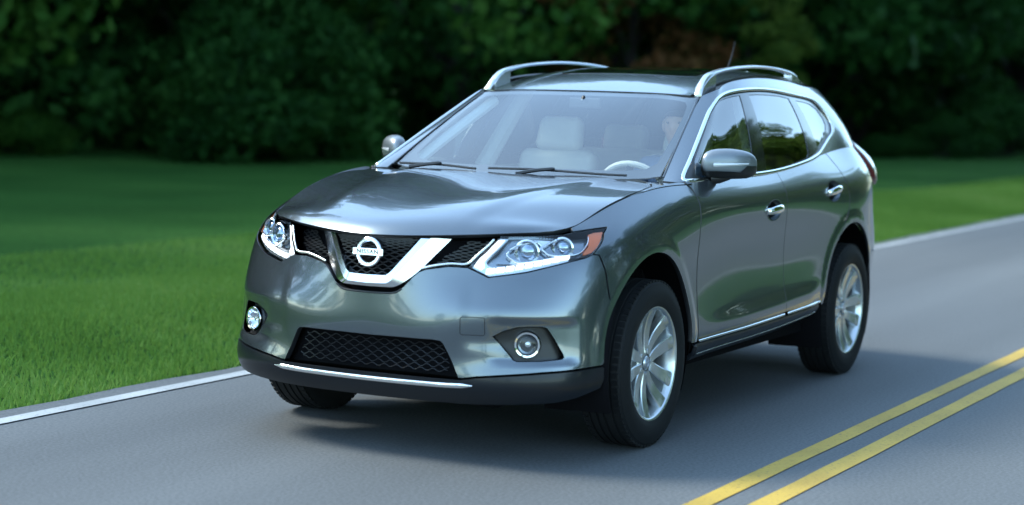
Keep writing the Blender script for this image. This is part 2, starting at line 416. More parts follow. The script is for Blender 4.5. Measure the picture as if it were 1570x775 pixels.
ARCH=((.05,.42,.425),(-2.65,.41,.432))
def belt_disp(p,u,v):
    x,y,z=p[:,0],p[:,1],p[:,2]; d=np.zeros(len(x)); au=np.abs(u)
    for cx,cz,rr in ARCH:
        r=np.hypot(x-cx,z-cz); on=np.abs(x-cx)<.8
        d+=np.where(on,.006*(1-sm(r,rr+.030,rr+.085)),0)
    # door: lower edge flares out below a soft crease
    w=sm(-x,.42,1.1)*(1-sm(-x,1.95,2.25))
    c=.505+(-x-.5)*.03
    d+=w*.010*(1-sm(z,c-.050,c+.03))
    # bumper: corner faces step back from the centre, shallow pocket round the fog lamp
    d-=.006*sm(au,.40,.47)*(1-sm(au,.62,.9))*sm(z,.46,.52)*(1-sm(z,.66,.76))
    d-=.010*sm(au,.52,.60)*(1-sm(au,.86,.93))*sm(z,.415,.45)*(1-sm(z,.575,.615))
    return d
belt=Skin(BELT,BV,4,belt_disp)
# ---------- greenhouse ----------
def gcol(b,t,bul,nrm,top=None):
    b=np.array(b);t=np.array(t);n=np.array(nrm,float);n/=np.linalg.norm(n)
    out=[]
    for w in (0,.3,.6,.85,1):
        out.append(b+(t-b)*w+n*bul*4*w*(1-w)+(n*0))
    return out
GC=[ # bottom, top, bulge, direction
((-.385,0,1.122),(-1.172,0,1.526),.022,(.45,0,.9)),
((-.395,.28,1.122),(-1.170,.24,1.525),.021,(.45,0,.9)),
((-.415,.52,1.124),(-1.163,.44,1.521),.016,(.45,0,.9)),
((-.435,.70,1.128),(-1.150,.575,1.514),.008,(.45,.2,.9)),
((-.44,.795,1.130),(-1.215,.628,1.524),.002,(.1,.8,.6)),
((-.62,.835,1.132),(-1.34,.634,1.553),.012,(0,.9,.4)),
((-1.0,.846,1.137),(-1.56,.625,1.586),.028,(0,.9,.4)),
((-1.60,.846,1.152),(-1.95,.618,1.605),.030,(0,.9,.4)),
((-2.2,.825,1.205),(-2.36,.605,1.598),.026,(0,.9,.4)),
((-2.70,.797,1.245),(-2.74,.585,1.583),.022,(0,.9,.4)),
((-3.02,.790,1.25),(-3.02,.555,1.572),.022,(-.3,.9,.5)),
((-3.30,.69,1.21),(-3.18,.46,1.578),.02,(-.6,.7,.4)),
((-3.48,.41,1.18),(-3.26,.23,1.585),.015,(-.9,.2,.3)),
((-3.53,0,1.17),(-3.28,0,1.588),.015,(-.9,0,.3)),
]
_g=[gcol(*c) for c in GC]
GREEN=[[c[j] for c in _g] for j in range(5)]
green=Skin(GREEN,[0,.15,.30,.425,.50],2)
# ---------- hood: rows from front edge to the windscreen, columns from centre outwards ----------
HOOD=[
[(.880,0,.914),(.843,.20,.918),(.776,.38,.927),(.697,.53,.937),(.575,.688,.947)],
[(.838,0,.952),(.802,.20,.955),(.737,.38,.960),(.657,.54,.963),(.528,.700,.958)],
[(.72,0,.995),(.69,.21,.999),(.63,.40,.999),(.555,.56,.988),(.46,.722,.972)],
[(.45,0,1.048),(.44,.23,1.054),(.40,.44,1.055),(.34,.60,1.043),(.27,.757,1.033)],
[(.10,0,1.092),(.09,.25,1.099),(.07,.48,1.102),(.04,.64,1.093),(.01,.785,1.088)],
[(-.20,0,1.118),(-.205,.27,1.124),(-.215,.51,1.126),(-.23,.67,1.119),(-.24,.812,1.116)],
[(-.40,0,1.130),(-.41,.28,1.133),(-.43,.53,1.132),(-.44,.70,1.126),(-.44,.835,1.121)],
]
def hood_disp(p,u,v):
    x,y=p[:,0],np.abs(p[:,1])
    # two raised lines that run in from the screen pillars towards the grille
    c=.36+.16*sm(-x,-.85,.3); w=sm(-x,-.84,-.55)
    return w*.007*(1-sm(y,c-.05,c+.05))
hood=Skin(HOOD,[0,.07,.20,.47,.82,1.12,1.32],4,hood_disp,sym_end=False)
# ---------- roof: rows front to back, columns centre to ditch ----------
ROOF=[
[(-1.172,0,1.526),(-1.170,.24,1.525),(-1.163,.44,1.521),(-1.150,.575,1.514)],
[(-1.34,0,1.574),(-1.34,.24,1.571),(-1.335,.44,1.563),(-1.33,.580,1.551)],
[(-1.60,0,1.624),(-1.60,.24,1.620),(-1.60,.44,1.609),(-1.59,.582,1.592)],
[(-2.00,0,1.660),(-2.0,.24,1.656),(-2.0,.44,1.645),(-2.0,.575,1.625)],
[(-2.40,0,1.664),(-2.40,.24,1.660),(-2.40,.44,1.648),(-2.40,.560,1.628)],
[(-2.80,0,1.648),(-2.80,.24,1.644),(-2.80,.42,1.632),(-2.80,.545,1.610)],
[(-3.28,0,1.603),(-3.26,.23,1.600),(-3.19,.42,1.592),(-3.04,.520,1.585)],
]
roof=Skin(ROOF,[0,.18,.44,.84,1.24,1.64,2.05],3,None,sym_end=False)
# ============================ the place ============================
# layout in metres: the car points along +x in its lane, road lines run parallel to x
def nodes_mat(name): 
    m=bpy.data.materials.new(name); m.use_nodes=True; return m,m.node_tree,m.node_tree.nodes['Principled BSDF']
def N_(t,ty,**k):
    n=t.nodes.new(ty)
    for a,v in k.items():
        if hasattr(n,a): setattr(n,a,v)
        else: n.inputs[a.replace('_',' ')].default_value=v
    return n
def ramp(t,src,stops):
    r=t.nodes.new('ShaderNodeValToRGB'); t.links.new(src,r.inputs[0]); e=r.color_ramp.elements
    while len(e)<len(stops): e.new(.5)
    for x,(p,c) in zip(e,stops): x.position=p; x.color=(*c,1)
    return r
def grass_mat():
    m,t,b=nodes_mat('mown_grass'); tc=t.nodes.new('ShaderNodeTexCoord')
    a=N_(t,'ShaderNodeTexNoise',Scale=.35,Detail=6.0); c=N_(t,'ShaderNodeTexNoise',Scale=28.0,Detail=6.0)
    for n in (a,c): t.links.new(tc.outputs['Object'],n.inputs['Vector'])
    r1=ramp(t,a.outputs['Fac'],[(.3,(.018,.066,.012)),(.5,(.028,.090,.017)),(.7,(.042,.112,.022))])  # base colour darkened to stand for tree shade on the lawn
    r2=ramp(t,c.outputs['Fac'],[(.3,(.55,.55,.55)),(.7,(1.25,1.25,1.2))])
    mx=t.nodes.new('ShaderNodeMix'); mx.data_type='RGBA'; mx.blend_type='MULTIPLY'; mx.inputs[0].default_value=1
    t.links.new(r1.outputs[0],mx.inputs[6]); t.links.new(r2.outputs[0],mx.inputs[7]); t.links.new(mx.outputs[2],b.inputs['Base Color'])
    b.inputs['Roughness'].default_value=.95; b.inputs['Specular IOR Level'].default_value=.05
    bp=N_(t,'ShaderNodeBump',Strength=.6,Distance=.05); t.links.new(c.outputs['Fac'],bp.inputs['Height']); t.links.new(bp.outputs[0],b.inputs['Normal'])
    return m
def asphalt_mat():
    m,t,b=nodes_mat('asphalt'); tc=t.nodes.new('ShaderNodeTexCoord')
    mp=N_(t,'ShaderNodeMapping'); mp.inputs['Scale'].default_value=(.12,1.3,1); t.links.new(tc.outputs['Object'],mp.inputs[0])
    a=N_(t,'ShaderNodeTexNoise',Scale=1.0,Detail=5.0); t.links.new(mp.outputs[0],a.inputs['Vector'])
    c=N_(t,'ShaderNodeTexNoise',Scale=70.0,Detail=8.0); t.links.new(tc.outputs['Object'],c.inputs['Vector'])
    r1=ramp(t,a.outputs['Fac'],[(.25,(.085,.094,.098)),(.5,(.102,.111,.115)),(.75,(.116,.126,.130))])
    r2=ramp(t,c.outputs['Fac'],[(.32,(.72,.72,.72)),(.68,(1.25,1.25,1.25))])
    mx=t.nodes.new('ShaderNodeMix'); mx.data_type='RGBA'; mx.blend_type='MULTIPLY'; mx.inputs[0].default_value=1
    t.links.new(r1.outputs[0],mx.inputs[6]); t.links.new(r2.outputs[0],mx.inputs[7])
    # wheel tracks worn a little smoother and darker along the lanes, thin sealed cracks
    sp=t.nodes.new('ShaderNodeSeparateXYZ'); t.links.new(tc.outputs['Object'],sp.inputs[0])
    wv=N_(t,'ShaderNodeMath',operation='MULTIPLY_ADD'); t.links.new(sp.outputs[1],wv.inputs[0]); wv.inputs[1].default_value=3.9; wv.inputs[2].default_value=.0
    sn=N_(t,'ShaderNodeMath',operation='COSINE'); t.links.new(wv.outputs[0],sn.inputs[0]); r3=ramp(t,sn.outputs[0],[(0.0,(.90,.90,.90)),(1.0,(1.03,1.03,1.03))])
    m3=t.nodes.new('ShaderNodeMix'); m3.data_type='RGBA'; m3.blend_type='MULTIPLY'; m3.inputs[0].default_value=1; t.links.new(mx.outputs[2],m3.inputs[6]); t.links.new(r3.outputs[0],m3.inputs[7])
    nz=N_(t,'ShaderNodeTexNoise',Scale=1.5,Detail=4.0); t.links.new(tc.outputs['Object'],nz.inputs['Vector']); vm=N_(t,'ShaderNodeVectorMath',operation='MULTIPLY_ADD'); t.links.new(nz.outputs['Color'],vm.inputs[0]); vm.inputs[1].default_value=(.5,.5,.5); t.links.new(tc.outputs['Object'],vm.inputs[2])
    vo=t.nodes.new('ShaderNodeTexVoronoi'); vo.feature='DISTANCE_TO_EDGE'; vo.inputs['Scale'].default_value=.42; t.links.new(vm.outputs[0],vo.inputs['Vector']); r4=ramp(t,vo.outputs['Distance'],[(.001,(.62,.62,.62)),(.006,(1,1,1))])
    m4=t.nodes.new('ShaderNodeMix'); m4.data_type='RGBA'; m4.blend_type='MULTIPLY'; m4.inputs[0].default_value=.0; t.links.new(m3.outputs[2],m4.inputs[6]); t.links.new(r4.outputs[0],m4.inputs[7]); t.links.new(m4.outputs[2],b.inputs['Base Color'])
    b.inputs['Roughness'].default_value=.72; b.inputs['Specular IOR Level'].default_value=.4
    bp=N_(t,'ShaderNodeBump',Strength=.22,Distance=.003); t.links.new(c.outputs['Fac'],bp.inputs['Height']); t.links.new(bp.outputs[0],b.inputs['Normal'])
    return m
def paint_mat(name,colr):
    m,t,b=nodes_mat(name); tc=t.nodes.new('ShaderNodeTexCoord'); c=N_(t,'ShaderNodeTexNoise',Scale=70.0,Detail=5.0); t.links.new(tc.outputs['Object'],c.inputs['Vector'])
    r=ramp(t,c.outputs['Fac'],[(.27,(.10,.105,.11)),(.33,tuple(x*.75 for x in colr)),(.46,colr)])
    d=N_(t,'ShaderNodeTexNoise',Scale=2.2,Detail=6.0); t.links.new(tc.outputs['Object'],d.inputs['Vector']); r2=ramp(t,d.outputs['Fac'],[(.30,(.72,.72,.72)),(.62,(1,1,1))])
    mx=t.nodes.new('ShaderNodeMix'); mx.data_type='RGBA'; mx.blend_type='MULTIPLY'; mx.inputs[0].default_value=1
    t.links.new(r.outputs[0],mx.inputs[6]); t.links.new(r2.outputs[0],mx.inputs[7]); t.links.new(mx.outputs[2],b.inputs['Base Color']); b.inputs['Roughness'].default_value=.6
    return m
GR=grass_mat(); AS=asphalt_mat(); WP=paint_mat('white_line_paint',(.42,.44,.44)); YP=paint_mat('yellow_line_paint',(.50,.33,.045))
def ground_h(x,y):
    """terrain: level by the road, gently rolling away from it"""
    d=np.maximum(-y-2.1,0)+np.maximum(y-5.5,0)
    return -.02+.10*sm(d,0.2,1.2)-.10*sm(d,1.2,4)+.02*np.sin(x*.13+1)*sm(d,1,5)+.5*sm(d,14,40)
xs=np.concatenate([np.linspace(-420,-80,24),np.linspace(-76,24,120),np.linspace(30,420,24)]); ys=np.concatenate([np.linspace(-420,-60,16),np.linspace(-56,-8,50),np.linspace(-7.6,-2.05,22),np.linspace(-2.0,5.5,6),np.linspace(5.6,12,14),np.linspace(13,60,24),np.linspace(70,420,14)])
X,Y=np.meshgrid(xs,ys); Z=ground_h(X,Y); nx,ny=len(xs),len(ys)
V=np.stack([X.ravel(),Y.ravel(),np.where((Y.ravel()>-2.01)&(Y.ravel()<5.52),-.05,Z.ravel())],1)
F=[(j*nx+i,j*nx+i+1,(j+1)*nx+i+1,(j+1)*nx+i) for j in range(ny-1) for i in range(nx-1)]
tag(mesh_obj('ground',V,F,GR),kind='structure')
def strip(name,y0,y1,z,m,x0=-300,x1=60,n=90,wav=0,parent=None,seed=0):
    rnd=random.Random(seed); V=[];F=[]
    for i in range(n+1):
        x=x0+(x1-x0)*i/n; V+=[(x,y0+rnd.uniform(-wav,wav),z),(x,y1+rnd.uniform(-wav,wav),z)]
    for i in range(n): F.append((i*2,i*2+2,i*2+3,i*2+1))
    return mesh_obj(name,V,F,m,parent,smooth=False)
rd=MB(); nR=900; V=[];F=[]; rnd=random.Random(3)
for i in range(nR+1):
    x=-300+370*i/nR; e0=rnd.uniform(-.025,.025); e1=rnd.uniform(-.025,.025)
    V+=[(x,-1.93+e0,-.09),(x,-1.91+e0,-.006),(x,-1.5,0),(x,1.6,.0),(x,4.9,0),(x,5.25+e1,-.006),(x,5.27+e1,-.09)]
for i in range(nR):
    for j in range(6): F.append((i*7+j,(i+1)*7+j,(i+1)*7+j+1,i*7+j+1))
tag(mesh_obj('road',V,F,AS,smooth=False),kind='structure')
for nm,y0,y1,m in (('edge_line',-1.750,-1.655,WP),('edge_line',4.86,4.97,WP),('centre_line',1.475,1.565,YP),('centre_line',1.680,1.775,YP)):
    tag(strip(nm,y0,y1,.004,m,n=900,wav=.003,seed=int(y0*100)),kind='structure')
# --- grass blades beside the road: nobody could count them ---
def blades(name,n,y0,y1,x0,x1,h,seed,dens=None):
    g=np.random.default_rng(seed); x=g.uniform(x0,x1,n); y=y0+(y1-y0)*g.random(n)**1.3 if dens else g.uniform(y0,y1,n)
    z=ground_h(x,y); a=g.uniform(0,2*np.pi,n); hh=h*g.uniform(.5,1.3,n); w=.004+.004*g.random(n); lean=g.normal(0,.35,(n,2))*hh[:,None]
    A=np.stack([x-np.cos(a)*w,y-np.sin(a)*w,z],1); B=np.stack([x+np.cos(a)*w,y+np.sin(a)*w,z],1); C=np.stack([x+lean[:,0],y+lean[:,1],z+hh],1)
    V=np.stack([A,B,C],1).reshape(-1,3); me=bpy.data.meshes.new(name); me.vertices.add(3*n); me.vertices.foreach_set('co',V.ravel())
    me.loops.add(3*n); me.loops.foreach_set('vertex_index',np.arange(3*n)); me.polygons.add(n); me.polygons.foreach_set('loop_start',np.arange(0,3*n,3)); me.update(calc_edges=True); me.validate()
    me.materials.append(BL); o=bpy.data.objects.new(name,me); link(o); return tag(o,'short green mown grass along the road','grass',kind='stuff')
def leaf_mat(name,c0,c1,c2,tr=.35,scale=.5):
    m,t,b=nodes_mat(name); tc=t.nodes.new('ShaderNodeTexCoord'); g=t.nodes.new('ShaderNodeNewGeometry'); n=N_(t,'ShaderNodeTexNoise',Scale=scale,Detail=3.0); t.links.new(tc.outputs['Object'],n.inputs['Vector'])
    ad=N_(t,'ShaderNodeMath',operation='ADD'); ad.inputs[1].default_value=0
    mu=N_(t,'ShaderNodeMath',operation='MULTIPLY_ADD'); t.links.new(g.outputs['Random Per Island'],mu.inputs[0]); mu.inputs[1].default_value=.35; t.links.new(n.outputs['Fac'],mu.inputs[2])
    r=ramp(t,mu.outputs[0],[(.45,c0),(.65,c1),(.9,c2)]); t.links.new(r.outputs[0],b.inputs['Base Color']); b.inputs['Roughness'].default_value=.6; b.inputs['Specular IOR Level'].default_value=.06
    tl=t.nodes.new('ShaderNodeBsdfTranslucent'); t.links.new(r.outputs[0],tl.inputs[0]); mx=t.nodes.new('ShaderNodeMixShader'); mx.inputs[0].default_value=tr
    t.links.new(b.outputs[0],mx.inputs[1]); t.links.new(tl.outputs[0],mx.inputs[2]); t.links.new(mx.outputs[0],t.nodes['Material Output'].inputs[0]); return m
BL=leaf_mat('grass_blade',(.092,.195,.034),(.132,.268,.048),(.185,.31,.075),.4,.4)  # brighter blade colour stands for sunlight on the roadside strip
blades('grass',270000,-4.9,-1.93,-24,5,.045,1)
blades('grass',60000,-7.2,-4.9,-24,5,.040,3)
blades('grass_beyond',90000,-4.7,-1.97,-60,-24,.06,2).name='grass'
# --- trees ---
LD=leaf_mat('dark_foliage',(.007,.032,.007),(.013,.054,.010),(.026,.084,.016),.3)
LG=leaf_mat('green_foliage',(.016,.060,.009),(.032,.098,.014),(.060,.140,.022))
LS=leaf_mat('sunlit_foliage',(.045,.085,.014),(.070,.130,.020),(.115,.170,.030),.45)  # sunlight put into the leaf colour, lighter than the green foliage
LR=leaf_mat('bronze_foliage',(.060,.050,.015),(.150,.075,.026),(.22,.10,.04))
BK=mat('bark',(.016,.014,.011),.95,noise=(6,.35),bump=(12,.8,.03))
def leaf_cloud(clumps,nper,size,seed,flat=.6):
    g=np.random.default_rng(seed); pts=[]
    for (c,r) in clumps:
        d=g.normal(size=(nper,3)); d/=np.linalg.norm(d,axis=1)[:,None]; rad=r*(.45+.6*g.random(nper)**.6)
        pts.append(np.array(c)+d*rad[:,None]*[1,1,flat])
    P=np.concatenate(pts); n=len(P); s=size*g.uniform(.5,1.4,n)
    a=g.normal(size=(n,3)); a/=np.linalg.norm(a,axis=1)[:,None]; b=np.cross(a,g.normal(size=(n,3))); b/=np.linalg.norm(b,axis=1)[:,None]
    a*=s[:,None]; b*=(s*.55)[:,None]
    V=np.stack([P-a,P+b,P+a,P-b],1).reshape(-1,3); return V
def quads_obj(name,V,m,parent):
    n=len(V)//4; me=bpy.data.meshes.new(name); me.vertices.add(4*n); me.vertices.foreach_set('co',V.astype(np.float32).ravel()); me.loops.add(4*n); me.loops.foreach_set('vertex_index',np.arange(4*n))
    me.polygons.add(n); me.polygons.foreach_set('loop_start',np.arange(0,4*n,4)); me.update(calc_edges=True); me.materials.append(m)
    o=bpy.data.objects.new(name,me); return link(o,parent)
def make_tree(name,h,cr,seed,m,low=.18,nper=300,leaf=.125,nclump=46):
    g=random.Random(seed); root=empty(name)
    b=MB(); top=Vector((g.uniform(-.4,.4),g.uniform(-.4,.4),h*.80)); n=8
    tr=[Vector((0,0,-.3))+ (top+Vector((0,0,.3)))*(i/(n-1))+Vector((g.uniform(-.12,.12),g.uniform(-.12,.12),0))*(1 if 0<i<n-1 else 0) for i in range(n)]
    b.tube(tr,[.26*(1-.85*i/(n-1))*h/12+.02 for i in range(n)],9)
    clumps=[]
    for i in range(nclump):
        z=h*(low+(1-low)*((i+.5)/nclump)**.9); k=(z/h-low)/(1-low); rr=cr*(1.0-.75*k**1.6)*(.75+.25*min(1,k*5)); a=g.uniform(0,6.283); d=rr*g.uniform(.25,1)**.6
        c=(math.cos(a)*d,math.sin(a)*d,z+g.uniform(-.3,.3)); clumps.append((c,cr*g.uniform(.20,.36)))
        if i%2==0:
            st=tr[min(n-1,int((max(z-1.2,0)/h)*n))]; b.tube([st,(st+Vector(c))/2+Vector((0,0,.15)),Vector(c)],[.06*h/12,.04*h/12,.012],5)
    b.build('trunk',BK,root,angle=60)
    quads_obj('crown',leaf_cloud(clumps,nper,leaf,seed),m,root); return root
def make_bush(name,h,r,seed,m,nper=360,leaf=.075,nclump=16):
    g=random.Random(seed); root=empty(name); b=MB(); clumps=[]
    for i in range(nclump):
        a=g.uniform(0,6.283); d=r*g.random()**.6; z=h*(.12+.75*g.random()*(1-.5*d/r)); c=(math.cos(a)*d,math.sin(a)*d,z); clumps.append((c,r*g.uniform(.28,.45)))
        if i%3==0: b.tube([(g.uniform(-.1,.1),g.uniform(-.1,.1),-.1),(c[0]*.5,c[1]*.5,z*.6),c],[.035,.025,.008],5)
    b.build('stem',BK,root); quads_obj('foliage',leaf_cloud(clumps,nper,leaf,seed,.8),m,root); return root
def clone(root,loc,rz,sc_):
    r=root.copy(); col.objects.link(r); r.location=loc; r.rotation_euler=(0,0,rz); r.scale=sc_
    for ch in [o for o in bpy.data.objects if o.parent==root]:
        c=ch.copy(); col.objects.link(c); c.parent=r
    return r
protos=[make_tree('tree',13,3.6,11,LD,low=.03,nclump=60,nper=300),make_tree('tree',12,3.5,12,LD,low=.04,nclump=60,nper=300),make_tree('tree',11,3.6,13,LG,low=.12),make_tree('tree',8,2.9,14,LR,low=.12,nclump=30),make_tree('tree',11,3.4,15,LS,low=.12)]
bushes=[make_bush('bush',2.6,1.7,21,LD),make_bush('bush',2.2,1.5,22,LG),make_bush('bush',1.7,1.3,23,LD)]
used=set()
def place(kind,proto,x,y,rz,s,label,cat,group=None):
    loc=(x,y,float(ground_h(np.array([x]),np.array([y]))[0])); ss=s if hasattr(s,'__len__') else (s,s,s)
    if proto.name not in used: used.add(proto.name); r=proto; r.location=loc; r.rotation_euler=(0,0,rz); r.scale=ss
    else: r=clone(proto,loc,rz,ss)
    tag(r,label,cat,group); return r
# ============================ the car ============================
car=empty('parked_car',(0,0,0))
car.name='car'
tag(car,'dark blue-grey compact SUV with silver roof rails driving on the two-lane road','car')
BOTH=(1,-1)
arcF=arc_uv(belt,*ARCH[0],-8,190,44,(1.04,.36))      # front wheel opening, from the bumper over the top to the sill
arcR=arc_uv(belt,*ARCH[1],-6,188,44,(3.68,.33))
arcF=[p for p in arcF]; 
def sh(L): return [(u-.013*float(sm(u,.1,.3))*(1-float(sm(u,.75,1.0)))*float(sm(v,.70,.80)),v) for u,v in L]
# --- bumper ---
top=[(0,.712),(.10,.716),(.1345,.724),(.165,.742),(.2126,.788),(.235,.806),(.262,.818),(.358,.836),(.4326,.8338),(.5184,.7946),(.6745,.8178),(.8634,.864),(.93,.8778),(.968,.8935),(1.000,.885),(1.045,.80),(1.075,.70)]
top=sh(top)
i0=min(range(len(arcF)),key=lambda i:abs(arcF[i][1]-.66)+abs(arcF[i][0]-1.1))
down=[p for p in arcF[:i0+1][::-1] if p[1]>.425]
bot=[(1.030,.415),(.93,.410),(.751,.405),(.60,.395),(.499,.386),(.445,.377),(.422,.377),(.414,.394),(.378,.462),(.350,.512),(.338,.521),(.31,.524),(.15,.523),(0,.5205)]
fog=[(.558,.549),(.60,.572),(.652,.590),(.70,.594),(.757,.594),(.775,.588),(.803,.5446),(.846,.474),(.849,.463),(.84,.457),(.75,.452),(.655,.4523),(.640,.458)]
hb=panel('front_bumper',belt,mirror_half(top+down+bot),M['paint'],car,holes=[fog,[(-u,v) for u,v in fog]],step=.016,depth=.03)
for s in BOTH:
    # the little towing-eye cover: a groove line
    sq=[(s*u,v) for u,v in ((.424,.560),(.424,.628),(.430,.634),(.518,.634),(.524,.628),(.524,.560),(.518,.554),(.430,.554))]
    if s>0: ribbon('tow_cover_seam',belt,resample(sq,.01),.0035,.0008,M['black'],hb,closed=True)
# lip and chrome strip
lt=[(0,.372),(.43,.371),(.499,.382),(.60,.391),(.751,.401),(.93,.406),(1.030,.411)]
dn=[p for p in arcF if .325<p[1]<.41 and p[0]<1.3][::-1]
lo=[(1.025,.315),(.985,.300),(.90,.278),(.80,.262),(.60,.254),(.47,.250),(0,.247)]
lip=panel('bumper_lip',belt,mirror_half(lt+dn+lo),M['cladding'],car,step=.018,depth=.06)
ch=spline([(-.485,.346),(-.33,.342),(0,.341),(.33,.342),(.485,.346)],10)
ribbon('chrome_strip',belt,ch,.021,.006,M['chrome'],lip,taper=True)
# --- grilles ---
def in_poly(P,poly): return inside(np.array(P,float).reshape(-1,2),np.array(poly,float))
def honeycomb(name,poly,off,parent,dv=.020,per=.052,amp=.0045,rad=.0026,deep=0):
    b=MB(); poly=np.array(poly,float); lo=poly.min(0); hi=poly.max(0); r=0; v=lo[1]+.006
    while v<hi[1]:
        us=np.arange(lo[0],hi[0],per/8); ph=(r%2)*per/2
        tri=np.abs(((us+ph)/per)%1-.5)*4-1
        vs=v+np.clip(tri*1.6,-1,1)*amp
        k=inside(np.stack([us,vs],1),poly); au=np.abs(us); P=belt.P(us,vs)+belt.N(us,vs)*(off-deep*sm(au,.10,.28)*(1-sm(au,.44,.52)))[:,None]
        run=[]
        for i in range(len(us)+1):
            if i<len(us) and k[i]: run.append(P[i])
            else:
                if len(run)>2: b.tube(run,rad,5)
                run=[]
        v+=dv; r+=1
    return b.build(name,M['black'],parent)
ug=[(0,.700),(.12,.704),(.205,.77),(.262,.808),(.358,.828),(.440,.83),(.50,.93),(.553,1.075),(.553,1.095),(0,1.092)]
ug=sh(ug)
grille=panel('upper_grille',belt,mirror_half(ug),M['void'],car,off=-.085,depth=-.080,gap=0)
honeycomb('grille_mesh',mirror_half([(0,.752),(.078,.755),(.105,.775),(.150,.86),(.205,1.075),(0,1.08)]),-.026,grille,dv=.0165)
for s_ in BOTH: honeycomb('grille_mesh',[(s_*u,v) for u,v in sh([(.265,.828),(.29,.830),(.42,.838),(.485,.93),(.54,1.06),(.415,1.075),(.335,.93)])],-.065,grille,dv=.0165)
for s in BOTH:   # thin frame under each side grille
    ribbon('grille_frame',belt,spline(sh([(.245,.822),(.30,.838),(.36,.850),(.425,.852),(.455,.885),(.50,.975),(.530,1.05)]),6),.010,.004,M['satin'],grille,off=-.006,side=s)
lg=[(0,.372),(.428,.372),(.420,.392),(.380,.466),(.352,.518),(.31,.530),(0,.528)]
lgr=panel('lower_grille',belt,mirror_half(lg),M['void'],car,off=-.060,depth=-.055,gap=0)
honeycomb('grille_mesh',mirror_half([(0,.392),(.35,.392),(.375,.41),(.335,.505),(0,.512)]),-.040,lgr,dv=.0165,per=.058,amp=.0052,rad=.002)
# --- the V-shaped chrome surround ---
VO=[(.748,.314,.912),(.792,.268,.85),(.845,.212,.775),(.878,.160,.728),(.888,.130,.711),(.893,.10,.706),(.896,0,.704)]
VR=[(.802,.246,.914),(.836,.205,.858),(.872,.157,.790),(.898,.118,.740),(.903,.100,.726),(.906,.085,.722),(.909,0,.719)]
VI=[(.823,.212,.916),(.850,.180,.868),(.880,.138,.810),(.898,.108,.770),(.902,.092,.757),(.904,.078,.753),(.906,0,.751)]
def both(h,d=0): h=np.array(h)-[d,0,0]; return np.array(spline(h,6)+[p*[1,-1,1] for p in spline(h,6)[::-1][1:]])
O_=both(VO)
rows=[both(VO,.05),both(VO,.004),O_,both(VR),both(VR)-[.0005,0,.0005],both(VI,.006),both(VI,.05)]
b=MB(); n=len(O_); V=np.concatenate(rows); F=[]
for r in range(len(rows)-1):
    for i in range(n-1): F.append((r*n+i,r*n+i+1,(r+1)*n+i+1,(r+1)*n+i))
for e in (0,n-1): F.append(tuple(r*n+e for r in range(len(rows))))
b.add(V,F); vch=b.build('grille_surround',M['surround'],car,angle=25)
ribbon('surround_shadow_line',belt,[np.array(p) for p in spline([(-.158,.733),(-.134,.718),(-.10,.711),(0,.709),(.10,.711),(.134,.718),(.158,.733)],5)],.008,.002,M['black'],vch,off=.0)
# --- emblem ---
ec=Vector((.886,0,.843)); tilt=Matrix.Rotation(R(-6),3,'Y')
badge=MB(); V,F=lathe([(.043,-.004),(.043,.006),(.047,.010),(.056,.010),(.061,.006),(.061,-.004)],56,(0,0,0),Vector((1,0,0)),closed=True)
badge.add([tilt@v+ec for v in V],F)
bo=badge.build('emblem',M['chrome'],car)
bb=MB(); bb.box((0,0,0),(.012,.146,.030),None); o=bb.build('emblem_bar',M['chrome'],bo,smooth=False); bevel(o,.003,2)
o.matrix_parent_inverse=Matrix(); o.location=ec+tilt@Vector((.008,0,0)); o.rotation_euler=tilt.to_euler()
bk=MB(); V,F=lathe([(0,0),(.050,0)],32,ec-tilt@Vector((.028,0,0)),tilt@Vector((1,0,0))); bk.add(V,F)
bk.build('emblem_backing',M['void'],bo)
def letters(name,text,size,loc,mtx,m,parent,depth=.0006,space=1.0,sx=1.0):
    cu=bpy.data.curves.new(name,'FONT'); cu.body=text; cu.size=size; cu.align_x='CENTER'; cu.align_y='CENTER'; cu.extrude=depth; cu.space_character=space; cu.offset=size*.018
    t=bpy.data.objects.new(name,cu); col.objects.link(t); dg=bpy.context.evaluated_depsgraph_get(); dg.update()
    me=bpy.data.meshes.new_from_object(t.evaluated_get(dg)); bpy.data.objects.remove(t)
    me.materials.clear(); me.materials.append(m)
    o=bpy.data.objects.new(name,me); link(o,parent); o.matrix_local=Matrix.Translation(loc)@mtx.to_4x4()@Matrix.Diagonal((sx,1,1,1)); return o
# text frame: right = +y (seen from the front), up = +z, out = +x
TF=tilt@Matrix(((0,0,1),(1,0,0),(0,1,0)))
letters('emblem_lettering','NISSAN',.0245,ec+tilt@Vector((.0150,0,0)),TF,M['logo_dark'],bo,space=1.12,sx=1.15)
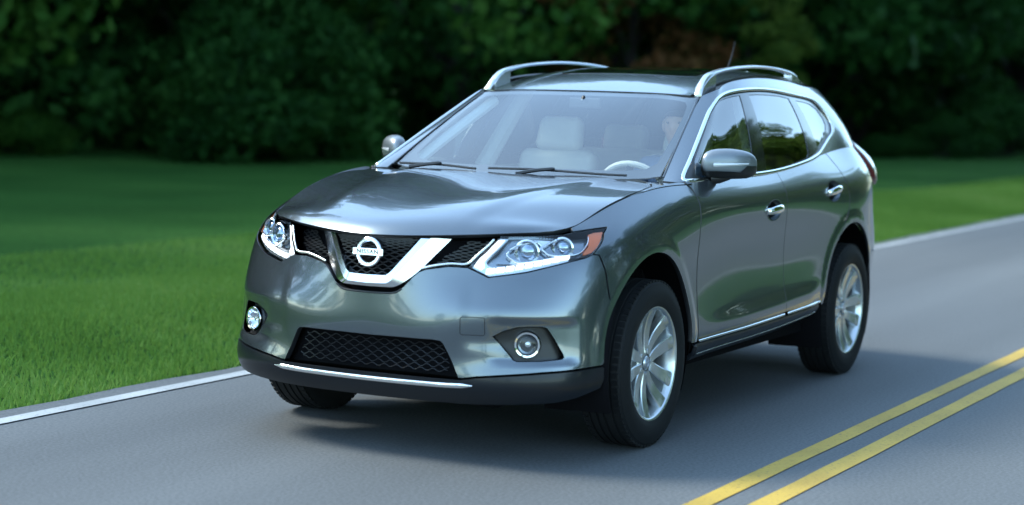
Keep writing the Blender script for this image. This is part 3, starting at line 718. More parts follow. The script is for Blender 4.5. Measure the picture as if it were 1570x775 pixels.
# --- headlamps ---
HL=[(.4326,.8338),(.5184,.7946),(.6745,.8178),(.8634,.864),(.93,.8778),(.9684,.8935),(1.0286,.9521),(1.0735,1.0006),(1.128,1.022),(1.05,1.038),(.9125,1.068),(.75,1.078),(.6766,1.080),(.556,1.078),(.487,.9265)]
DRL=[(.556,1.066),(.50,.945),(.443,.838),(.519,.802),(.600,.814),(.675,.826),(.760,.846),(.862,.872),(.862,.897),(.760,.872),(.626,.848),(.545,.836),(.512,.850),(.503,.868),(.545,.955),(.596,1.060)]
HL=sh(HL); DRL=sh(DRL)
for s in BOTH:
    h=panel('headlight',belt,HL,M['lamp_dark'],car,off=-.060,depth=-.056,gap=.002,side=s)
    panel('lens_cover',belt,HL,M['lens'],h,off=-.001,depth=.006,side=s,gap=.003)
    panel('drl_strip',belt,DRL,M['satin'],h,off=-.020,depth=.02,gap=.001,side=s,step=.008)
    # daylight LEDs: a light guide on the inner leg and a row of cells along the bottom
    panel('light_guide',belt,sh([(.548,1.05),(.500,.945),(.452,.842),(.485,.826),(.500,.842),(.495,.868),(.538,.958),(.580,1.05)]),M['led'],h,off=-.014,depth=.006,gap=.0015,side=s,step=.008)
    b=MB()
    for i in range(9):
        t=i/8; u=.520+.325*t; v0=.812+.068*t**1.15+.003
        q=[(u-.016,v0-.004),(u+.018,v0+.001),(u+.021,v0+.024),(u-.013,v0+.019)]
        q=sh(q); P=[belt.P(a,c)[0]-belt.N(a,c)[0]*.012 for a,c in q]; N=belt.N(u,v0)[0]
        V=[*P,*[p-N*.012 for p in P]]; V=[Vector((p[0],p[1]*s,p[2])) for p in V]
        b.add(V,[(0,1,2,3),(0,4,5,1),(1,5,6,2),(2,6,7,3),(3,7,4,0)])
    b.build('led_row',M['led'],h,smooth=False)
    # inner reflector body: silvery faceted floor behind the projectors
    panel('reflector',belt,sh([(.535,.865),(.60,.865),(.86,.900),(.95,.900),(1.02,.955),(1.085,1.005),(1.10,1.020),(1.04,1.034),(.91,1.064),(.75,1.072),(.61,1.065)]),M['lamp_dark'],h,off=-.045,depth=0,side=s)
    for c,rad,offs in (((.666,.958),.040,-.030),((.838,.980),.034,-.030)):
        P=belt.P(*c)[0]+belt.N(*c)[0]*offs; N=Vector((.93,.30,.0)).normalized(); P=Vector((P[0],P[1],P[2]))
        if s<0: P.y*=-1; N.y*=-1
        b=MB(); V,F=lathe([(rad+.010,-.02),(rad+.012,.008),(rad+.006,.012),(rad,.006),(rad-.002,-.012)],40,P,N); b.add(V,F)
        b.build('projector_ring',M['lamp_chrome'],h)
        b=MB(); V,F=lathe([(0,.012),(rad*.35,.0105),(rad*.65,.005),(rad*.88,-.005),(rad*.98,-.014)],32,P,N); b.add(V,F)
        b.build('projector_lens',M['bulb'],h)
    for path in ([(.596,.948),(.588,.918),(.612,.885),(.643,.868),(.725,.880),(.80,.897)],[(.835,1.055),(.79,1.02),(.748,.974),(.760,.940),(.777,.918),(.829,.907),(.905,.913),(.950,.960),(.990,1.020)],[(.600,.965),(.622,.99),(.645,1.005),(.72,1.03),(.745,1.0)]):
        ribbon('bezel_line',belt,np.array(spline(sh(path),4)),.009,.012,M['lamp_chrome'],h,off=-.026,side=s)
    # bright inner faces between the two units
    panel('bezel_plate',belt,sh([(.70,.895),(.745,.975),(.79,1.03),(.82,1.055),(.70,1.06),(.72,1.0),(.70,.95),(.68,.90)]),M['lamp_chrome'],h,off=-.036,depth=.006,side=s)
    panel('lower_plate',belt,sh([(.60,.862),(.62,.858),(.76,.880),(.90,.905),(.88,.912),(.76,.895),(.66,.876),(.605,.905)]),M['satin'],h,off=-.030,depth=.006,side=s)
    panel('amber_reflector',belt,[(.990,1.030),(1.035,1.030),(1.095,1.016),(1.065,.997),(1.035,.970),(1.005,.935),(.968,.905),(.925,.895),(.922,.915),(.955,.955)],M['amber'],h,off=-.010,depth=.012,side=s,step=.008)
# --- fog lamps ---
for s in BOTH:
    f=panel('fog_lamp_bezel',belt,fog,M['black'],car,off=-.034,depth=-.032,gap=.001,side=s,step=.012)
    c=(.6933,.517); N=Vector(belt.N(*c)[0]); N=Vector((N.x*.75+.35,N.y*.7,0)).normalized(); P=Vector(belt.P(*c)[0])-N*.010
    if s<0: P.y*=-1; N.y*=-1
    b=MB(); V,F=lathe([(.048,-.03),(.056,-.006),(.0555,.004),(.051,.011),(.044,.010),(.041,.002),(.040,-.008)],48,P,N); b.add(V,F)
    b.build('fog_lamp_ring',M['chrome'],f)
    b=MB(); V,F=lathe([(0,-.028),(.018,-.030),(.032,-.020),(.041,-.004)],40,P,N); b.add(V,F); b.build('fog_reflector',M['lamp_chrome'],f)
    b=MB(); V,F=lathe([(.0,.001),(.010,-.001),(.013,-.010),(.012,-.024)],20,P,N); b.add(V,F); b.build('fog_bulb_shield',M['satin'],f)
    b=MB(); V,F=lathe([(0,.006),(.02,.0045),(.034,.001),(.040,-.003)],40,P,N); b.add(V,F); b.build('fog_lens',M['lens'],f)
# --- bonnet, cowl, wipers ---
hd=[(0,.002),(.20,.002),(.42,.003),(.60,.004),(.74,.008),(.782,.03),(.7965,.10),(.797,.20),(.792,.40),(.788,.70),(.776,.95),(.755,1.08),(.70,1.175),(.60,1.215),(.45,1.245),(.25,1.262),(0,1.268)]
hood_o=panel('bonnet',hood,mirror_half(hd),M['paint'],car,step=.02,depth=.02)
PF=[(.795,.74),(.782,.95),(.761,1.08),(.706,1.178),(.655,1.20),(.660,1.36),(.800,1.37),(.801,1.1),(.801,.9)]
panel('cowl',hood,mirror_half([(0,1.20),(.45,1.19),(.66,1.17),(.69,1.20),(.69,1.35),(0,1.37)]),M['black'],car,off=-.020,depth=0)
panel('pillar_foot',hood,PF,M['paint'],car,off=0,depth=.004,gap=.0005)
panel('pillar_foot',hood,PF,M['paint'],car,off=0,depth=.004,gap=.0005,side=-1)
def wiper(pts,armpts,parent=None):
    b=MB(); b.tube([green.P(*p)[0]+green.N(*p)[0]*.016 for p in spline(pts,8)],.006,6)
    b.tube([green.P(*p)[0]+green.N(*p)[0]*.028 for p in spline(armpts,6)],[.011]+[.009]*(len(spline(armpts,6))-2)+[.005],6)
    return b.build('wiper',M['black'],parent)
wiper([(-.60,.014),(-.40,.020),(-.20,.010)],[(-.52,-.012),(-.45,.006),(-.38,.019)],car)
wiper([(-.14,.016),(.12,.020),(.40,.012),(.50,.010)],[(.02,-.014),(.10,.006),(.18,.018)],car)
# --- fenders ---
iS=max(i for i,p in enumerate(arcF) if p[1]>.395)
fu=[(1.078,.70),(1.048,.80),(1.003,.885),(.9684,.8935),(1.0286,.9521),(1.0735,1.0006),(1.131,1.0225),(1.05,1.041),(.915,1.070),(.925,1.10),(1.05,1.10),(1.40,1.10),(1.80,1.10),(1.90,1.10),(1.945,1.095),(1.975,1.05),(1.985,1.00),(1.972,.762),(1.975,.60),(1.982,.425),(1.975,.40)]
fa=[p for p in arcF[::-1] if p[0]>1.076 and (p[1]>.40 or p[0]<1.3)]
fa=[p for p in fa if p[1]>.395]
fl=fu+fa
for s in BOTH:
    f=panel('fender',belt,fl,M['paint'],car,side=s,depth=.02,step=.016)
    panel('mirror_base_patch',belt,[(1.80,1.068),(1.83,1.078),(1.935,1.070),(1.945,1.05),(1.925,.985),(1.80,.955),(1.765,.968)],M['gloss_black'],f,off=.004,depth=.006,side=s,gap=0) if 0 else None
# --- doors ---
bg=[(3.111,1.10),(3.112,1.04),(3.117,.85),(3.122,.62),(3.118,.41)]
fd=[(1.989,1.00),(1.978,.762),(1.980,.60),(1.986,.412)]
hc=[(2.932,.912),(3.842,.940)]
def ring(c,r,n=22,ry=None): return [(c[0]+r*math.cos(2*math.pi*i/n),c[1]+(ry or r)*math.sin(2*math.pi*i/n)) for i in range(n)]
def handle(c,door,s):
    P=belt.P(*c)[0]; N=belt.N(*c)[0]
    # bowl
    V=[];F=[];n=28
    for k,(rr,dd) in enumerate(((1.06,.0015),(1.0,.001),(.98,-.006),(.90,-.018),(.66,-.030),(.35,-.036),(.0,-.038))):
        for i in range(n):
            a=2*math.pi*i/n; u=c[0]+.100*rr*math.cos(a); v=c[1]+.047*rr*math.sin(a)
            V.append(belt.P(u,v)[0]+N*dd)
    for k in range(6):
        for i in range(n): F.append((k*n+i,k*n+(i+1)%n,(k+1)*n+(i+1)%n,(k+1)*n+i))
    V=np.array(V)*([1,s,1]); b=MB(); b.add(V,F); b.build('handle_cup',M['handle_paint'],door)
    # bar: arched strap across the cup
    V=[];F=[];n=15; pr=[(-.5,0),(-.38,.5),(0,.75),(.38,.5),(.5,0),(.38,-.35),(-.38,-.35)]
    for i in range(n):
        t=i/(n-1); u=c[0]-.098+.196*t; v=c[1]+.004*math.sin(t*math.pi)+.006*(t-.5); lift=.002+.022*math.sin(math.pi*t)**.5; w=.032+.010*math.sin(math.pi*t)
        Q=belt.P(u,v)[0]+belt.N(u,v)[0]*lift
        for a,h in pr: V.append(Q+np.array([0,0,1])*a*w+N*h*.014)
    m=len(pr)
    for i in range(n-1):
        for j in range(m): F.append((i*m+j,i*m+(j+1)%m,(i+1)*m+(j+1)%m,(i+1)*m+j))
    F+=[tuple(range(m)),tuple(range((n-1)*m,n*m))[::-1]]
    V=np.array(V)*([1,s,1]); b=MB(); b.add(V,F); b.build('door_handle',M['chrome'],door,angle=60)
rarc=[p for p in arcR if .40<p[1] and p[0]<4.0][0:0]
rr=arc_uv(belt,ARCH[1][0],ARCH[1][1],ARCH[1][2]+.004,2,60,14,(3.70,.38))
rd_back=[(3.975,1.10),(4.05,1.00),(4.092,.930),(4.098,.880),(4.07,.832)]
for s in BOTH:
    d=panel('front_door',belt,[(1.960,1.10)]+[(1.983,1.06)]+fd+[(2.4,.402),(2.8,.402)]+bg[::-1],M['paint'],car,side=s,holes=[ring(hc[0],.099,30,.046)],depth=.02)
    handle(hc[0],d,s)
    d2=panel('rear_door',belt,bg+[(3.4,.402),(3.66,.402)]+[p for p in arc_uv(belt,ARCH[1][0],ARCH[1][1],ARCH[1][2]+.004,2,52,12,(3.68,.40))]+rd_back[::-1],M['paint'],car,side=s,holes=[ring(hc[1],.099,30,.046)],depth=.02)
    handle(hc[1],d2,s)
    sp=spline([(1.985,.404),(2.45,.398),(3.0,.399),(3.4,.397),(3.675,.394)],10)
    k=sum(1 for p in sp if p[0]<3.112)
    ribbon('sill_moulding',belt,sp[:k],.013,.007,M['chrome'],d,side=s,off=.002)
    ribbon('sill_moulding',belt,sp[k:],.013,.007,M['chrome'],d2,side=s,off=.002)
    # dark sill below the doors
    b=panel('sill_cladding',belt,[(1.965,.392),(2.45,.389),(3.0,.390),(3.66,.386),(3.66,.20),(1.965,.20)],M['cladding'],car,side=s,depth=.02,offf=lambda p:.010*sm(p[:,1],.30,.325)*(1-sm(p[:,1],.375,.39))-.035*(1-sm(p[:,1],.20,.29)))
    ribbon('sill_highlight',belt,spline([(1.99,.327),(2.8,.325),(3.63,.322)],8),.006,.003,M['satin'],b,side=s,off=.008)  # silver strip stands for the highlight along the cladding edge
# --- rear quarter and tail ---
qa=[p for p in arcR if p[1]>.40]
i1=next(i for i,p in enumerate(arcR) if p[1]>.40)
half=[p for p in arc_uv(belt,ARCH[1][0],ARCH[1][1],ARCH[1][2]+.004,52,188,36,(3.95,.75))]
TL=[(4.62,1.10),(4.66,1.00),(4.72,.955),(4.84,.925),(5.05,.925),(5.20,.96),(5.20,1.06),(5.05,1.13),(4.85,1.16),(4.68,1.15)]
for s in BOTH:
    q=panel('rear_quarter',belt,[(3.979,1.10),(4.053,1.00),(4.096,.930),(4.102,.880),(4.074,.832)]+half+[(4.62,.40),(4.62,.60),(4.90,.62),(4.95,.92),(4.84,.922),(4.72,.952),(4.658,.998),(4.62,1.10),(4.3,1.10)],M['paint'],car,side=s,depth=.015)
    t=panel('tail_light',belt,TL,M['red_lens'],car,off=0,depth=.04,side=s,step=.012,offf=lambda p:.030*np.clip(1-((p[:,0]-4.86)/.27)**2,0,1)*np.clip(1-((p[:,1]-1.035)/.13)**2,0,1)**.6)
    panel('lens_layer',belt,[(4.632,1.095),(4.67,1.003),(4.73,.962),(4.84,.935),(4.95,.95),(5.00,1.05),(4.93,1.135),(4.84,1.150),(4.69,1.142)],M['white_lens_and_glint'],t,off=.003,depth=.002,side=s,step=.010,offf=lambda p:.030*np.clip(1-((p[:,0]-4.86)/.27)**2,0,1)*np.clip(1-((p[:,1]-1.035)/.13)**2,0,1)**.6)  # white sheet stands for the sky reflection on the tail lamp
rbh=[(4.624,.60),(4.624,.30),(4.70,.21),(5.824,.21),(5.824,.64),(5.0,.64),(4.9,.616)]
full=[p for p in rbh]+[(2*belt.L-u,v) for u,v in rbh[::-1] if u<5.82]
panel('rear_bumper',belt,full,M['paint'],car,depth=.02,step=.03)
tg=[(5.824,.645),(5.05,.645),(4.96,.66),(4.96,.915),(5.05,.92),(5.205,.955),(5.21,1.06),(5.10,1.10),(5.824,1.10)]
panel('tailgate',belt,tg+[(2*belt.L-u,v) for u,v in tg[::-1] if u<5.82],M['paint'],car,depth=.02,step=.03)
# --- greenhouse ---
DLO=spline([(.728,.030),(.733,.12),(.737,.229),(.742,.33),(.752,.395),(.79,.438),(.86,.452),(1.14,.453),(1.69,.443),(2.134,.4166),(2.40,.398),(2.50,.370),(2.555,.30),(2.582,.21),(2.575,.16),(2.53,.115),(2.43,.0767),(2.33,.040),(2.24,.011),(2.15,-.001),(2.007,-.006),(1.456,.002),(1.0,.002),(.80,.002),(.748,.006)],5,closed=True)
DL=[tuple(p) for p in DLO]
gF=[(.775,.022),(.765,.10),(.765,.2),(.772,.33),(.787,.385),(.83,.415),(.90,.428),(1.05,.430),(1.190,.428),(1.257,.259),(1.367,.014),(1.1,.014),(.85,.014)]
gR=[(1.322,.424),(1.60,.418),(1.85,.408),(2.005,.393),(2.03,.30),(2.075,.10),(2.082,.03),(2.05,.010),(1.9,.010),(1.503,.014),(1.42,.21)]
gQ=[(2.125,.380),(2.30,.368),(2.40,.352),(2.47,.315),(2.505,.24),(2.50,.185),(2.45,.135),(2.36,.085),(2.245,.040),(2.20,.15)]
FR=[(.648,.0),(.650,.25),(.652,.42),(.66,.50),(.80,.515),(1.2,.515),(2.0,.515),(2.79,.510),(3.02,.50),(3.02,.0),(2.7,-.004),(2.2,-.008),(1.4,-.002),(.80,-.004),(.70,-.004)]
for s in BOTH:
    g=panel('side_frame',green,FR,M['paint'],car,holes=[DL],side=s,depth=.012,gap=.001,step=.016)
    panel('window_trim',green,DL,M['gloss_black'],car,holes=[gF,gR,gQ],side=s,off=-.006,depth=.006,gap=-.002,step=.016)
    panel('side_window',green,gF,M['side_glass'],car,side=s,off=-.009,depth=0,gap=-.004,step=.03)
    panel('side_window',green,gR,M['tint_glass'],car,side=s,off=-.009,depth=0,gap=-.004,step=.03)
    panel('quarter_window',green,gQ,M['tint_glass'],car,side=s,off=-.009,depth=0,gap=-.004,step=.03)
    ribbon('window_chrome',green,DLO,.020,.006,M['chrome'],g,closed=True,side=s,off=.001)
WS=[(0,.004),(.30,.004),(.50,.006),(.58,.012),(.632,.025),(.6455,.25),(.6475,.42),(.640,.490),(.60,.497),(.3,.498),(0,.498)]
ws=panel('windscreen',green,mirror_half(WS),M['screen'],car,depth=0,step=.03,off=-.003)
WI=[(0,.050),(.30,.052),(.48,.056),(.555,.068),(.590,.10),(.606,.25),(.610,.38),(.603,.44),(.585,.463),(.55,.470),(.3,.472),(0,.472)]
panel('windscreen_frit',green,mirror_half(WS),M['black'],ws,holes=[mirror_half(WI)],off=-.008,depth=0,step=.02)
ribbon('windscreen_seal',green,spline([(.644,.02),(.646,.25),(.648,.42),(.647,.49)],8),.010,.002,M['gloss_black'],ws)
ribbon('windscreen_seal',green,spline([(.644,.02),(.646,.25),(.648,.42),(.647,.49)],8),.010,.002,M['gloss_black'],ws,side=-1)
RW=[(3.605,.04),(3.06,.04),(3.06,.46),(3.605,.46)]
panel('rear_window',green,RW+[(2*green.L-u,v) for u,v in RW[::-1] if u<3.6],M['tint_glass'],car,depth=0,step=.05)
RF=[(3.605,-.01),(3.02,-.01),(3.02,.51),(3.605,.51)]
panel('tailgate_frame',green,RF+[(2*green.L-u,v) for u,v in RF[::-1] if u<3.6],M['paint'],car,depth=.01,step=.03,holes=[RW+[(2*green.L-u,v) for u,v in RW[::-1] if u<3.6]])
# --- roof ---
SR=[(0,.40),(.20,.40),(.31,.405),(.365,.42),(.385,.46),(.385,1.20),(.37,1.24),(0,1.25)]
rf=panel('roof',roof,mirror_half([(0,.004),(.40,.004),(.545,.006),(.553,.05),(.553,1.0),(.54,1.6),(.50,2.04),(0,2.04)]),M['paint'],car,holes=[mirror_half(SR)],depth=.012,step=.02)
panel('sunroof',roof,mirror_half(SR),M['roof_glass'],rf,off=.002,depth=.01,step=.03)
for s in BOTH:
    panel('roof_ditch',roof,[(.54,-.01),(.62,-.01),(.62,2.05),(.50,2.05),(.54,1.6)],M['black'],car,side=s,off=-.012,depth=0,gap=0)
    # rail: two feet and a flat arched bar, one sweep
    key=[(-1.165,.585,1.520,.006),(-1.20,.578,1.553,.018),(-1.25,.574,1.588,.022),(-1.32,.571,1.617,.021),(-1.45,.568,1.641,.015),(-1.65,.566,1.661,.013),(-1.95,.562,1.676,.013),(-2.25,.556,1.675,.013),(-2.48,.549,1.662,.015),(-2.60,.545,1.647,.020),(-2.68,.542,1.625,.020),(-2.735,.540,1.598,.006)]
    pts=spline(key,6); b=MB(); V=[];F=[]; pr=[(-.5,-1),(-.62,0),(-.45,.75),(0,1),(.45,.75),(.62,0),(.5,-1)]
    for p in pts:
        for a,h in pr: V.append((p[0],s*(p[1]+a*.031),p[2]+h*p[3]*.60))
    m_=len(pr)
    for i in range(len(pts)-1):
        for j in range(m_): F.append((i*m_+j,i*m_+(j+1)%m_,(i+1)*m_+(j+1)%m_,(i+1)*m_+j))
    F+=[tuple(range(m_)),tuple(range((len(pts)-1)*m_,len(pts)*m_))[::-1]]
    b.add(V,F)
    for x0,x1,y0 in ((-1.20,-1.36,.575),(-2.56,-2.715,.543)):
        ys=[roof.P(.56,1)[0]]; n=7; V=[];F=[]
        for i in range(n):
            t=i/(n-1); x=x0+(x1-x0)*t; zb=1.50+.05*0
            # foot runs down into the ditch
            zt=np.interp(-x,[-k[0] for k in key],[k[2] for k in key]); zr=np.interp(-x,[1.15,1.34,1.6,2.0,2.4,2.72],[1.505,1.545,1.585,1.618,1.618,1.598])
            for dy,z in ((-.022,zr-.004),(-.022,zt),(.022,zt),(.022,zr-.010)): V.append((x,s*(y0+dy),z))
        for i in range(n-1):
            for j in range(4): F.append((i*4+j,i*4+(j+1)%4,(i+1)*4+(j+1)%4,(i+1)*4+j))
        F+=[(0,1,2,3),tuple(range((n-1)*4,n*4))[::-1]]; b.add(V,F)
    b.build('roof_rail',M['satin'],car,angle=40)
b=MB(); b.tube([(-2.98,0,1.62),(-3.02,0,1.66),(-3.10,0,1.76),(-3.14,0,1.84)],[.012,.006,.004,.002],6); b.build('antenna',M['black'],car)
# --- mirrors ---
def mirror(s):
    C=Vector((-.785,.900,1.207)); root=None
    # housing: rings from the inboard end outwards
    secs=[(-.112,.030,.038,-.004),(-.105,.052,.052,-.002),(-.08,.076,.064,.001),(-.02,.086,.070,.003),(.04,.084,.067,.002),(.085,.074,.061,-.001),(.108,.058,.050,-.004),(.122,.036,.034,-.006)]
    V=[];F=[];n=28
    for i,(y,dx,dz,zo) in enumerate([(-.115,.004,.004,-.004)]+secs+[(.128,.003,.003,-.006)]):
        for j in range(n):
            a=2*math.pi*j/n; ca,sa=math.cos(a),math.sin(a)
            x=dx*(abs(ca)**.85)*(1 if ca>0 else -1)*(1.0 if ca>0 else .55); z=dz*(abs(sa)**.78)*(1 if sa>0 else -1)
            sweep=-.020*(y/.12)**2*(1 if y>0 else .2)-.62*y
            V.append((C.x+x+sweep,(C.y+y*.82)*s,C.z+z+zo+.0*x))
    k=len(secs)+2
    for i in range(k-1):
        for j in range(n): F.append((i*n+j,i*n+(j+1)%n,(i+1)*n+(j+1)%n,(i+1)*n+j))
    b=MB(); b.add(V,F); mo=b.build('door_mirror',M['mirror_sky_lightened'],car,angle=70); subsurf(mo,1)
    # dark lower shell and stalk
    b=MB(); V2=[];k2=0
    for i,(y,dx,dz,zo) in enumerate([(-.115,.004,.004,-.004)]+secs+[(.128,.003,.003,-.006)]):
        for j in range(n//2+1):
            a=math.pi+math.pi*j/(n//2); ca,sa=math.cos(a),math.sin(a)
            x=(dx+.002)*(abs(ca)**.85)*(1 if ca>0 else -1)*(1.0 if ca>0 else .55); z=(dz+.0025)*(abs(sa)**.78)*(1 if sa>0 else -1)
            z=min(z,-.034 if abs(y)<.10 else z)
            sweep=-.020*(y/.12)**2*(1 if y>0 else .2)-.62*y
            V2.append((C.x+x+sweep,(C.y+y*.82)*s,C.z+z+zo-.002))
    mm=n//2+1; F2=[]
    for i in range(k-1):
        for j in range(mm-1): F2.append((i*mm+j,i*mm+j+1,(i+1)*mm+j+1,(i+1)*mm+j))
    b.add(V2,F2); b.build('mirror_lower_shell',M['black'],mo,angle=60)
    b=MB(); b.tube([(C.x+.05,s*(.835),C.z-.068),(C.x+.03,s*.87,C.z-.066),(C.x+.01,s*.90,C.z-.052),(C.x,s*.93,C.z-.03)],[.030,.026,.026,.030],12)
    b.build('mirror_stalk',M['black'],mo)
    # turn signal strip along the front face
    V3=[];F3=[];ts=np.linspace(-.035,.112,16)
    for i,y in enumerate(ts):
        dx=np.interp(y,[q[0] for q in secs],[q[1] for q in secs]); sweep=-.020*(y/.12)**2*(1 if y>0 else .2)-.62*y
        hh=.010*(1-.55*(i/15)); zc=C.z-.004+.006*(i/15)
        for dz_,dd in ((-hh,-.002),(-hh*.6,.0035),(hh*.6,.0035),(hh,-.002)): V3.append((C.x+dx*.985+sweep+dd,(C.y+y*.82)*s,zc+dz_))
    for i in range(15):
        for j in range(3): F3.append((i*4+j,i*4+j+1,(i+1)*4+j+1,(i+1)*4+j))
    b=MB(); b.add(V3,F3); b.build('turn_signal_strip',M['white_lens_and_glint'],mo,angle=60)
    # mirror glass at the back
    b=MB(); V,F=lathe([(0,0),(.9,0)],24,(0,0,0),Vector((1,0,0))); V=[(C.x-.046+.0*v.x,(C.y+.005+v.y*.065)*s,C.z+v.z*.055) for v in V]; b.add(V,F); b.build('mirror_glass',M['chrome'],mo)
    # black triangle where the mirror stands on the door
    panel('mirror_foot',green,[(.742,.004),(.742,.16),(.756,.12),(.80,.03),(.90,.004)],M['black'],mo,side=s,off=.002,depth=.01,gap=0,step=.012)
for s in BOTH: mirror(s)
# --- inner shells and floor (what you see through gaps and under the sills) ---
for s in BOTH:
    ia=arc_uv(belt,ARCH[0][0],ARCH[0][1],ARCH[0][2]+.006,-8,190,30,(1.03,.36)); ib=arc_uv(belt,ARCH[1][0],ARCH[1][1],ARCH[1][2]+.008,-6,188,30,(3.68,.33))
    ol=[(1.17,1.0),(1.95,1.07),(3.9,1.08),(4.6,1.06),(4.6,.40)]+[p for p in ib[::-1] if p[1]>.36]+[(3.6,.25),(2.0,.25)]+[p for p in ia[::-1] if p[1]>.36 and p[0]>1.12]
    # arches are walked from the rear of each opening to its front
    panel('inner_shell',belt,[(1.17,1.0),(1.95,1.07),(3.9,1.08),(4.6,1.06),(4.6,.40)]+[p for p in ib if p[1]>.36 and 1][::-1]*0+sorted([p for p in ib if p[1]>.36],key=lambda p:-p[0])+[(3.6,.25),(2.0,.25)]+sorted([p for p in ia if p[1]>.36 and p[0]>1.15],key=lambda p:-p[0]),M['void'],car,side=s,off=-.022,depth=0,step=.05,gap=0)
    for (cx,cz,r) in ARCH:   # wheel-house: a drum open to the outside
        b=MB(); V=[];F=[];n=40
        for i in range(n+1):
            a=R(-30+240*i/n)
            for y in (.915,.885,.60):
                rr_=r+(.002 if y>.9 else .012 if y>.8 else .02)
                V.append((cx+rr_*math.cos(a),s*min(y,.9),cz+rr_*math.sin(a)))
        for i in range(n):
            for j in range(2): F.append((i*3+j,i*3+j+1,i*3+j+4,i*3+j+3))
        k0=len(V); V.append((cx,s*.60,cz)); 
        for i in range(n): F.append((i*3+2,i*3+5,k0))
        b.add(V,F); b.build('wheel_arch_liner',M['void'],car)
b=MB(); b.box((-1.35,0,.34),(1.70,1.60,.12)); b.box((-1.35,0,.29),(4.15,1.05,.12)); b.box((-3.15,0,.42),(.75,1.2,.2)); b.box((.60,0,.36),(.3,.9,.20)); b.build('underbody',M['void'],car,smooth=False)
b=MB(); b.box((.20,0,.60),(.7,.9,.50)); b.box((-.30,0,.70),(.10,1.44,.60)); b.build('engine_block',M['void'],car,smooth=False)
# --- cabin ---
panel('headliner',roof,mirror_half([(0,.05),(.52,.05),(.52,1.6),(.48,2.0),(0,2.0)]),M['headliner'],car,off=-.035,depth=0,step=.06)
for s in BOTH:
    b=MB(); b.tube([green.P(.66,v)[0]*[1,s,1]-np.array([.055,s*.05,.04]) for v in np.linspace(.02,.48,8)],.028,8); b.build('pillar_cover',M['headliner'],car)
b=MB()
V=[];F=[]; ysd=np.linspace(-.76,.76,21)
prof=[(-.40,1.095),(-.55,1.100),(-.72,1.105),(-.82,1.085),(-.86,1.03),(-.84,.90),(-.80,.60)]
for y in ysd:
    for x,z in prof: 
        bump=.030*math.exp(-((y-.37)/.20)**2)*(1 if x<-.6 and z>1 else 0)
        V.append((x-.0*abs(y),y,z+bump-.06*(abs(y)/.76)**4))
k=len(prof)
for i in range(20):
    for j in range(k-1): F.append((i*k+j,i*k+j+1,(i+1)*k+j+1,(i+1)*k+j))
b.add(V,F); b.build('dashboard',M['dash'],car)
for s in BOTH: 
    b=MB(); b.box((-1.33,s*.80,.80),(1.45,.05,.62)); b.build('door_card',M['seat'],car,smooth=False)
b=MB(); b.box((-1.8,0,.45),(2.6,1.56,.06)); b.box((-2.9,0,.85),(.04,1.4,.85)); b.build('cabin_floor',M['dash'],car,smooth=False)
def seat(x,y):
    q=Matrix.Rotation(R(-14),3,'Y')
    b=MB(); b.box((x+.20,y,.66),(.52,.50,.16)); o=b.build('seat',M['seat'],car,smooth=False); bevel(o,.05,4)
    b=MB(); b.box((x-.10,y,.94),(.14,.50,.56),q,taper=.88); o2=b.build('backrest',M['seat'],o,smooth=False); bevel(o2,.055,4)
    b=MB(); b.box((x-.165,y,1.295),(.10,.27,.19),q,taper=.9); o3=b.build('headrest',M['seat'],o,smooth=False); bevel(o3,.045,4)
    for d in (-.06,.06): b=MB(); b.tube([(x-.145,y+d,1.15),(x-.165,y+d,1.26)],.007,6); b.build('headrest_post',M['satin'],o)
    for q_ in (o,o2,o3): shade_angle(q_.data,80)
seat(-1.42,-.36); seat(-1.42,.37)
b=MB(); b.box((-2.35,0,.92),(.16,1.30,.58),Matrix.Rotation(R(-18),3,'Y')); b.box((-2.10,0,.64),(.5,1.30,.16)); o=b.build('rear_bench',M['seat'],car,smooth=False); bevel(o,.05,3)
for y in (-.38,.38):
    b=MB(); b.box((-2.47,y,1.26),(.10,.26,.16),Matrix.Rotation(R(-18),3,'Y')); o2=b.build('headrest',M['seat'],o,smooth=False); bevel(o2,.04,3)
swc=Vector((-.93,.37,1.012)); swn=Vector((-.90,0,.40)).normalized(); a_=Vector((0,1,0)); b_=swn.cross(a_)
b=MB(); b.tube([swc+(a_*math.cos(t)+b_*math.sin(t))*.188 for t in np.linspace(0,2*math.pi,33)[:-1]],.0155,10,closed=True)
sw=b.build('steering_wheel',M['wheel_leather'],car)
b=MB(); b.tube([swc-swn*.02,swc-swn*.05],[.07,.075],20)
for t in (0,math.pi,-math.pi/2): b.tube([swc-swn*.02,swc+(a_*math.cos(t)+b_*math.sin(t))*.185],[.022,.016],8)
b.tube([swc-swn*.04,swc-swn*.25],.03,10); b.build('steering_hub',M['dash'],sw)
b=MB(); b.box((-1.12,0,1.465),(.022,.17,.05)); b.tube([(-1.08,0,1.47),(-1.10,0,1.50)],.01,6); o=b.build('rear_view_mirror',M['black'],car,smooth=False); bevel(o,.01,2)
# belts and a pillar of the far side door seen through the screen
for s in BOTH:
    b=MB(); b.tube([(-1.50,s*.78,1.10),(-1.58,s*.70,1.30),(-1.66,s*.60,1.53)],[.05,.045,.04],8); b.build('centre_pillar_cover',M['headliner'],car)
